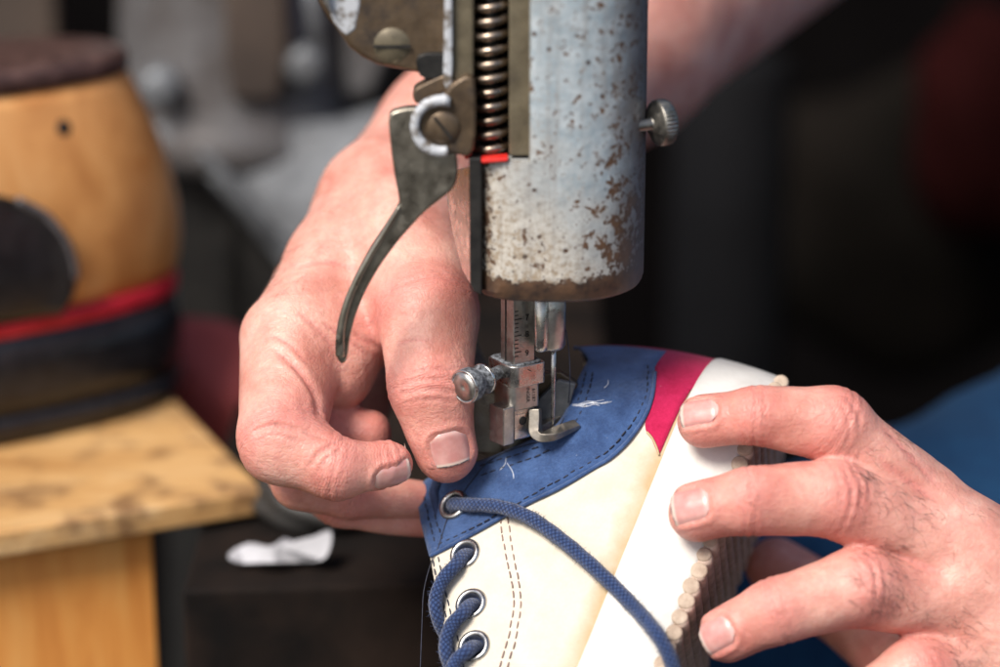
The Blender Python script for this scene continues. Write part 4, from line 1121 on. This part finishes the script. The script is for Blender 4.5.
v, f = hull_poly(corner, [(-0.50, 0.45), (-0.42, -0.14), (-0.06, -0.10), (-0.02, 0.0), (-0.02, 0.45)], zat(500, 442), zat(500, 405), YAW); bevel(fixn(link('foot_guide', v, f, M['warm'], foot)), 0.03)
# curved right limb of the foot with its two toes
def ribbon(path, wid, thk, up):
    path = np.asarray(path); T = np.gradient(path, axis=0); T /= np.linalg.norm(T, axis=1)[:, None]; up = np.asarray(up, float)
    sd = np.cross(T, up); sd /= np.linalg.norm(sd, axis=1)[:, None]; u2 = np.cross(sd, T); m = len(path)
    wid = np.broadcast_to(wid, (m,)); thk = np.broadcast_to(thk, (m,)); V = []
    for i in range(m):
        for a, b in ((-1, -1), (1, -1), (1, 1), (-1, 1)): V.append(path[i]+sd[i]*a*wid[i]/2+u2[i]*b*thk[i]/2)
    F = [(i*4+j, i*4+(j+1) % 4, (i+1)*4+(j+1) % 4, (i+1)*4+j) for i in range(m-1) for j in range(4)]+[(3, 2, 1, 0), tuple((m-1)*4+j for j in range(4))]
    return np.array(V), F
limb = spline([W(535,409,YM-0.02), W(535.5,418,YM-0.1), W(535.5,431,YM-0.22), W(541,437,YM-0.34), W(551,435,YM-0.33), W(563,430,YM-0.15), W(577,424,YM+0.1)], 6)
k = np.linspace(0, 1, len(limb))
v, f = ribbon(limb, np.interp(k, [0, .3, .5, 1], [0.26, 0.27, 0.36, 0.30]), np.interp(k, [0, .3, .5, .8, 1], [0.30, 0.30, 0.24, 0.22, 0.14]), (0.25, -0.1, 1) if False else (0.6, 0.1, 0.9))
bevel(fixn(link('foot_toe', v, f, M['footm'], foot)), 0.05)
limb = spline([W(532,424,YM+0.25), W(540,427,YM+0.35), W(549,423,YM+0.5), W(561,417,YM+0.75)], 6)
v, f = ribbon(limb, 0.24, 0.2, (0, 0, 1)); bevel(fixn(link('foot_toe', v, f, M['footm'], foot)), 0.04)
# needle bar and needle
nb_ = W(549, 340, YM); zn = W(549, 352, YM-0.3)[2]
nx = W(553, 425, YM)[0]; nbx = W(550, 340, YM)[0]
v, f = lathe_data((nbx, YM, zn), (0, 0, 1), [(0.0, 0.26), (0.03, 0.36), (0.12, 0.42), (2.6, 0.42)], 40); link('needle_bar', v, f, M['warm'], machine)
v, f = lathe_data((W(541,330,YM-0.45)[0], YM-0.42, zn+0.05), (0, 0, 1), [(0.0, 0.08), (0.05, 0.16), (0.2, 0.19), (2.6, 0.19)], 24); link('needle_clamp', v, f, M['steel'], machine)
zn0 = W(553, 431, YM)[2]
v, f = lathe_data((nx, YM, zn0-0.25), (0, 0, 1), [(0.0, 0.01), (0.25, 0.042), (1.0, 0.052), (1.5, 0.055), (1.75, 0.072), (zn-zn0+0.5, 0.072)], 20); link('needle', v, f, M['chrome'], machine)
# machine bed arm under and inside the shoe, with plate
v, f = tube_data(spline([(-2.6, 12, H0+0.6), (-2.0, 6, H0-2.2), (-0.6, 2.2, H0-3.0), (0.9, 0.2, H0-3.1)], 8), np.linspace(1.5, 0.8, 25), 20); link('bed_arm', v, f, M['dull'], machine)
plate('bed_plate', [(476,388),(496,380),(560,372),(578,384),(572,404),(556,436),(500,452),(478,440)], YM+1.0, 0.3, M['brown'], machine, 0.05)
plate('bed_bracket', [(470,372),(484,376),(520,440),(512,456),(474,452)], YM+0.75, 0.2, M['lever'], machine, 0.04)
plate('bed_finger', [(532,406),(558,380),(576,384),(566,420),(548,432),(534,430)], YM+0.6, 0.2, M['pale_cast'], machine, 0.05)
# upper body of the machine out of frame
v, f = box_data((HCX+0.1, YM+0.4, zt+1.5), (5.0, 5.4, 5)); bevel(link('machine_arm', v, f, M['paint'], machine), 0.6)

# sewing threads
th = [W(566, 330, YM-0.1), W(569, 352, YM-0.1), W(570, 378, YM-0.1), V2W(surf(568, 405, 0.12)), V2W(surf(563, 420, 0.1)), V2W(surf(556, 430, 0.1))]
v, f = tube_data(spline(th, 8), 0.016, 6); o = link('needle_thread', v, f, M['thread'], base=th[-1]); props(o, 'thin dark thread hanging from the needle bar to the cloth', 'thread')
th = [surf(545, 440, 0.11), surf(510, 450, 0.12), surf(488, 462, 0.12), surf(474, 478, 0.13), surf(462, 494, 0.16), surf(452, 510, 0.2), surf(446, 522, 0.12), surf(438, 548, 0.11), surf(432, 560, 0.06), P(424, 590, 0.3), P(422, 625, 0.6), P(420, 680, 0.9)]
v, f = tube_data(spline(th, 8), 0.014, 6); o = link('loose_thread', V2W(v), f, M['thread'], base=V2W(th[0])); props(o, 'long loose navy thread trailing over the top eyelet', 'thread')

# ------------------------------------------------------------------ LAST, SHOE AND STAND (left, behind the hand)
ZN = -12.0; KS = (D-ZN)/59.5
corner_s = PW(265, 489, ZN)                         # near right top corner of the board
ztop = corner_s[2]
stand = thing('wooden_stand', 'stained plank on an upright wooden post at the left edge', 'stand', np.array([corner_s[0]-8, corner_s[1]+3, 0.0]))
cA = corner_s; cBk = WZ(160, 384, ztop); cL = WZ(-120, 552, ztop); cBL = cL+(cBk-cA)
def slab(name, pts, z1, z0, mat, parent, bev=0.08):
    n = len(pts); hi = [np.array([p[0], p[1], z1]) for p in pts]; lo = [np.array([p[0], p[1], z0]) for p in pts]
    f = [tuple(range(n)), tuple(range(2*n-1, n-1, -1))]+[(i, i+n, (i+1) % n+n, (i+1) % n) for i in range(n)]
    o = fixn(link(name, np.array(hi+lo), f, mat, parent)); return bevel(o, bev) if bev else o
slab('top_board', [cA, cBk, cBL, cL], ztop, ztop-0.62*KS, M['plank'], stand, 0.12)
dF = (cL-cA)/np.linalg.norm(cL-cA); dR = (cBk-cA)/np.linalg.norm(cBk-cA)
pr = WZ(155, 525, ztop-0.62*KS)+dR*0.25*KS
slab('post', [pr, pr+dR*3.2*KS, pr+(dR*3.2+dF*9)*KS, pr+dF*9*KS], ztop-0.625*KS, 0.0, M['post'], stand, 0.08)

def loft(name, rings, mat, parent=None, base=None, close=True):
    n = len(rings[0]); V = np.vstack(rings); F = []
    for i in range(len(rings)-1):
        for j in range(n): F.append((i*n+j, i*n+(j+1) % n, (i+1)*n+(j+1) % n, (i+1)*n+j))
    if close: F.append(tuple(range(n-1, -1, -1))); F.append(tuple((len(rings)-1)*n+j for j in range(n)))
    return fixn(link(name, V, F, mat, parent, base))
# shoe axis: heel end at right, toe runs off-frame to the left and towards the lens
hx = (WZ(186, 384, ztop)); axd = dF*0.97+np.array([0, -0.10, 0]); axd[2] = 0; axd /= np.linalg.norm(axd); lat = np.array([-axd[1], axd[0], 0])
lat = lat if lat[1] > 0 else -lat
heel = hx + lat*0.6*KS
def ring(z, half, xmin, L=15, n=40, tilt=0.0):
    """plan ring: rounded heel at xmin, sides half wide, running L along the shoe; tilt raises toe-ward"""
    out = []
    for k in range(n):
        a = 2*math.pi*k/n; c, s = math.cos(a), math.sin(a)
        x = L/2*(1-abs(c)**(2/3.2)*math.copysign(1, c)); y = half*abs(s)**(2/2.4)*math.copysign(1, s)
        out.append(heel+(axd*(x+xmin)+lat*y+np.array([0, 0, z+tilt*(x)]))*KS+np.array([0, 0, ztop-heel[2]]))
    return np.array(out)
hw = 2.8
bshoe = thing('black_shoe', 'unfinished black shoe bottom with red band, standing on the plank', 'shoe', np.array([heel[0], heel[1], ztop]))
loft('sole', [ring(0.02, hw*0.93, 0.25), ring(0.12, hw*0.98, 0.08), ring(0.45, hw*1.0, 0.02), ring(0.72, hw*0.985, 0.05)], M['leather'], bshoe)
zA, zB_, zC = 2.75, 3.05, 3.0
TL = -0.012
loft('upper', [ring(0.70, hw*0.98, 0.06), ring(1.3, hw*0.995, 0.02), ring(2.0, hw*1.0, 0.0, tilt=TL*0.5), ring(zA, hw*0.97, 0.06, tilt=TL)], M['leather'], bshoe)
loft('red_band', [ring(zA+0.003, hw*0.965, 0.08, tilt=TL), ring(zA+0.08, hw*0.985, 0.05, tilt=TL), ring(zA+0.38, hw*0.985, 0.05, tilt=TL), ring(zA+0.46, hw*0.95, 0.12, tilt=TL)], M['redband'], bshoe)
last = thing('shoe_last', 'wooden shoe last with dark leather top and a small hole, set in the black shoe', 'shoe last', np.array([heel[0], heel[1], ztop+zA*KS]))
lz = zA+0.465
lk = [(0.0, 0.93, 0.12), (0.4, 0.96, -0.02), (1.0, 0.985, -0.08), (1.7, 0.985, -0.05), (2.5, 0.96, 0.10), (3.3, 0.92, 0.34), (4.1, 0.865, 0.64), (4.8, 0.80, 0.95), (5.15, 0.765, 1.12)]
lz_ = lambda h, k, x: ring(lz+h, hw*k, x, tilt=TL*max(0, 1-h/2))
wd = loft('wood_block', [lz_(*q) for q in lk], M['lastwood'], last)
loft('leather_top', [ring(lz+5.153, hw*0.765, 1.10), ring(lz+5.2, hw*0.785, 1.05), ring(lz+5.45, hw*0.785, 1.05), ring(lz+5.62, hw*0.775, 1.10), ring(lz+5.74, hw*0.70, 1.4), ring(lz+5.79, hw*0.45, 2.6)], M['cap'], last)
from mathutils.bvhtree import BVHTree
bv = BVHTree.FromPolygons([tuple(ORG[last]+np.array(v.co[:])*100) for v in wd.data.vertices], [tuple(p.vertices) for p in wd.data.polygons])
rd_ = PW(64, 128, 0)-CAMW; hit, hn, _, _ = bv.ray_cast(Vector(CAMW), Vector(rd_).normalized())
if hit:
    v, f = lathe_data(np.array(hit[:])-np.array(hn[:])*1.2, np.array(hn[:]), [(0, 0.29), (1.18, 0.29), (1.205, 0.27), (1.207, 0.05)], 20); link('nail_hole', v, f, M['black'], last)
# black leather quarter still wrapped round the forward part of the last
def ring_at(h):
    k = np.interp(h, [q[0] for q in lk], [q[1] for q in lk]); x = np.interp(h, [q[0] for q in lk], [q[2] for q in lk])
    return k, x
hs = np.linspace(0.0, 3.5, 18); rows = []
edge = np.interp(hs, [0.0, 0.5, 1.0, 1.6, 2.3, 2.8, 3.2, 3.5], [4.1, 3.75, 3.7, 3.85, 4.2, 4.8, 5.9, 7.4])
for h, x0 in zip(hs, edge):
    k, x = ring_at(h); rows.append([heel+(axd*xx+lat*(-hw*k*np.interp(xx, [0, 1.2, 2.6, 4, 15], [0.6, 0.86, 0.965, 1.0, 1.0])-0.16-0.10*math.exp(-((xx-x0)/0.35)**2))+np.array([0, 0, lz+h+TL*max(0, 1-h/2)*xx]))*KS+np.array([0, 0, ztop-heel[2]]) for xx in x0+(14.5-x0)*np.linspace(0, 1, 28)**1.6])
n = len(rows[0]); V = np.vstack([np.array(r) for r in rows]); F = [(i*n+j, i*n+j+1, (i+1)*n+j+1, (i+1)*n+j) for i in range(len(rows)-1) for j in range(n-1)]
q = fixn(link('quarter_flap', V, F, M['leather'], bshoe)); solid(q, 0.22, 0)
fe = np.array([r[0] for r in rows])+lat*-0.03
v, f = tube_data(spline(fe[4:15:2], 4), 0.14, 10); link('flap_edge', v, f, M['greyedge'], bshoe)  # grey tube along part of the flap's edge

# ------------------------------------------------------------------ BACKGROUND
zbench = WZ(300, 585, 0)[2]
bz = H0-9.5
fL = WZ(100, 590, bz); 
bench = thing('workbench', 'dark worn workbench surface below the hands', 'workbench', np.array([0, fL[1]+10, 0.0]))
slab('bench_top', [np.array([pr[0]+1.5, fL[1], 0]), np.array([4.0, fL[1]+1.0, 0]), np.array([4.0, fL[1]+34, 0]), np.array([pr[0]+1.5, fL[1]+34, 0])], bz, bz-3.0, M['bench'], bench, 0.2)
for x, y in ((pr[0]+3.4, fL[1]+2), (1.8, fL[1]+3), (pr[0]+3.4, fL[1]+32), (1.8, fL[1]+32)):
    v, f = box_data((x, y, (bz-3.0)/2-0.01), (3, 3, bz-3.02)); bevel(link('leg', v, f, M['bench'], bench), 0.2)
def lump(name, c, r, sq, mat, label, cat, seed=0):
    bm = bmesh.new(); bmesh.ops.create_icosphere(bm, subdivisions=4, radius=1)
    for v in bm.verts:
        k = 1+0.10*math.sin(v.co.x*3+seed)*math.sin(v.co.y*4+seed*2)+0.06*math.sin(v.co.z*6+v.co.x*5+seed)
        v.co = Vector((v.co.x*r[0]*k, v.co.y*r[1]*k, v.co.z*r[2]*k))
    V = np.array([v.co[:] for v in bm.verts])+np.asarray(c); F = [tuple(v.index for v in f.verts) for f in bm.faces]; bm.free()
    o = link(name, V, F, mat, base=np.asarray(c)-np.array([0, 0, r[2]])); return props(o, label, cat)
pc = PW(326, 518, -12.5)
lump('iron_weight', (pc[0], pc[1], bz+0.75), (2.3, 1.7, 0.95), 1, M['darkgrey'], 'rounded dark grey metal lump lying on the workbench', 'metal lump', 2)
# white scrap with torn edge
sp = [(228,556),(248,545),(270,548),(285,540),(300,546),(318,536),(331,533),(330,548),(322,560),(300,562),(262,563),(238,563)]; sp = spline(sp, 3, True)
yS = PW(280, 550, -8.2)[1]
o = fixn(link('paper_scrap', np.vstack([np.array([W(u, v, yS+0.03*(560-v)+0.25*math.sin(u*0.11)) for u, v in sp]), np.array([W(u, v, yS+0.03*(560-v)+0.25*math.sin(u*0.11))+np.array([0, 0.15, 0]) for u, v in sp])]),
   [tuple(range(len(sp))), tuple(range(2*len(sp)-1, len(sp)-1, -1))]+[(i, i+len(sp), (i+1) % len(sp)+len(sp), (i+1) % len(sp)) for i in range(len(sp))], M['paper'], base=PW(280, 562, -8.2), smooth=False))
props(o, 'small torn white scrap on the bench below the hand', 'scrap')
pr_ = PW(212, 396, -25)
lump('red_bundle', (pr_[0], pr_[1], pr_[2]-0.6), (3.3, 2.0, 3.4), 1, M['redcloth'], 'dull red bundle between the black shoe and the hand', 'bundle', 5)
# grey casting behind: column, flared foot and a sloping plate
mst = thing('iron_machine_stand', 'blurred grey cast iron machine column behind the wooden last', 'machine stand', np.array([PW(240, 300, -36)[0], PW(240, 300, -36)[1], 0.0]))
cc = PW(240, 122, -36)
v, f = lathe_data((cc[0], cc[1], cc[2]), (0, 0, 1), [(-1.2, 5.0), (-0.2, 5.4), (0.5, 5.1), (1.6, 4.85), (6, 4.7), (26, 4.55), (26.5, 3.8)], 48); link('column', v, f, M['grey_cast'], mst)
yb = cc[1]-5.6
sp_ = spline([(160,122),(230,126),(330,120),(412,104),(430,180),(330,306),(312,292),(215,182),(172,150)], 4, True)
fa = np.array([W(u, v, yb-1.2+(300-v)*0.014) for u, v in sp_]); fb = fa+np.array([0, 0.5, -0.5]); n6 = len(fa)
bevel(fixn(link('sloping_plate', np.vstack([fa, fb]), [tuple(range(n6)), tuple(range(2*n6-1, n6-1, -1))]+[(i, i+n6, (i+1) % n6+n6, (i+1) % n6) for i in range(n6)], M['pale_cast'], mst)), 0.15)
plate('rib_edge', [(196,150),(214,158),(318,280),(312,296),(300,292)], yb-0.6, 0.5, M['pale_cast'], mst, 0.15)
plate('dark_void', [(150,150),(205,165),(318,300),(330,345),(150,345)], yb+2.2, 1.0, M['black'], mst, 0.2)  # black sheet put in for the dark void below the plate
plate('column_streak', [(222,-60),(286,-60),(290,60),(280,104),(232,104),(224,60)], cc[1]-5.3, 1.0, M['brownboard'], mst, 0.35)  # brown raised strip for the dark streak down the column
for u_, v_ in ((160, 88), (306, 66)):
    c_ = W(u_, v_, cc[1]-5.2); v, f = lathe_data(c_, (0, -1, 0), [(-1.5, 0.75), (0.25, 0.75), (0.4, 0.55), (0.42, 0.2)], 24); link('column_glint', v, f, M['pale_cast'], mst)  # pale discs added where the highlights fall on the column
plate('side_bracket', [(340,-60),(400,-60),(396,40),(372,96),(346,100)], cc[1]-3.0, 1.2, M['grey_cast'], mst, 0.3)
plate('back_web', [(330,-80),(460,-80),(460,140),(330,128)], yb+5, 1.0, M['black'], mst, 0.2)
v, f = lathe_data((cc[0], cc[1], cc[2]-1.2), (0, 0, 1), [(-(cc[2]-1.2), 6.0), (-(cc[2]-1.2)+2, 6.0), (-12, 3.5), (-1.0, 3.4), (0, 4.8)], 40); link('pedestal', v, f, M['black'], mst)
rr0, rr1 = PW(306, -60, -26), PW(320, 48, -26)
v, f = tube_data(np.array([rr0, rr0*0.5+rr1*0.5, rr1]), 0.36, 14); o = link('hanging_rod', v, f, M['pale_cast'], base=rr1); props(o, 'pale blurred rod hanging at the top beside the machine bracket', 'rod')
bb = W(15, 20, 45); v, f = box_data((bb[0]-2, bb[1], bb[2]), (8, 2, 16)); o = bevel(link('wooden_board', v, f, M['brownboard'], base=(bb[0]-2, bb[1], bb[2]-8)), 0.3); props(o, 'dim brown board in the top left corner behind the last', 'board')
# dim shop interior at right
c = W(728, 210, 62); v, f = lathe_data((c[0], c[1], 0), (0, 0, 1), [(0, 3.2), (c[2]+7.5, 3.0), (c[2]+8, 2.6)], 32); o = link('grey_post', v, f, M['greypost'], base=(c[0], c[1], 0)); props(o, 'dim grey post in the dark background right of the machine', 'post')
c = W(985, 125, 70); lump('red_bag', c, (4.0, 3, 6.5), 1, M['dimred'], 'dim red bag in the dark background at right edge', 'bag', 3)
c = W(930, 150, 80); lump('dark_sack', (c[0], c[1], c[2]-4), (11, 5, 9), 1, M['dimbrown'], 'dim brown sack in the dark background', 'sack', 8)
c = W(560, 20, 75)
# back wall and ground
v, f = box_data((0, 112, 100), (420, 6, 260)); o = link('wall', v, f, M['dark'], base=(0, 112, -30), smooth=False); props(o, kind='structure'); 
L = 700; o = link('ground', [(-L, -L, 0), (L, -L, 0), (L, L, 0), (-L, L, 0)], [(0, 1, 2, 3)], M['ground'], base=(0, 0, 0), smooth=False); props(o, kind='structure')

# ------------------------------------------------------------------ CAMERA, LIGHT, WORLD
cam = bpy.data.cameras.new('camera'); co = bpy.data.objects.new('camera', cam); COL.objects.link(co); SC.camera = co
cam.sensor_width = 36; cam.lens = 36*D/(1000*S); cam.clip_start = 0.02; cam.clip_end = 200
co.location = Vector(CAMW*0.01)
co.rotation_euler = (math.radians(90)-TH, 0, 0)
cam.dof.use_dof = True; cam.dof.focus_distance = (D-1.0)*0.01; cam.dof.aperture_fstop = 4.3; cam.dof.aperture_blades = 9
SUN_V = np.array([-0.45, 0.62, 0.80])              # towards the sun, view frame
sd = dirW(SUN_V); sd /= np.linalg.norm(sd)
el = math.asin(sd[2]); az = math.atan2(sd[0], sd[1])
wl = bpy.data.worlds.new('World'); SC.world = wl; wl.use_nodes = True
nt = wl.node_tree; bg = nt.nodes['Background']; sky = nt.nodes.new('ShaderNodeTexSky'); sky.sky_type = 'NISHITA'; sky.sun_disc = False
sky.sun_elevation = el; sky.sun_rotation = az; sky.dust_density = 3.0; sky.air_density = 1.0
nt.links.new(sky.outputs[0], bg.inputs['Color']); bg.inputs['Strength'].default_value = 0.12
sun = bpy.data.lights.new('sun', 'SUN'); so = bpy.data.objects.new('sun', sun); COL.objects.link(so)
sun.energy = 3.6; sun.angle = math.radians(22); sun.color = (1.0, 0.94, 0.86)
so.rotation_euler = Vector(-sd).to_track_quat('-Z', 'Y').to_euler(); so.location = (0, -1, 3)
vs = SC.view_settings; SC.display_settings.display_device = 'sRGB'
vs.view_transform = 'Standard'; vs.look = 'None'; vs.exposure = 0.36; vs.gamma = 1.0; vs.use_curve_mapping = False
SC.cycles.use_denoising = True
SC.render.film_transparent = False
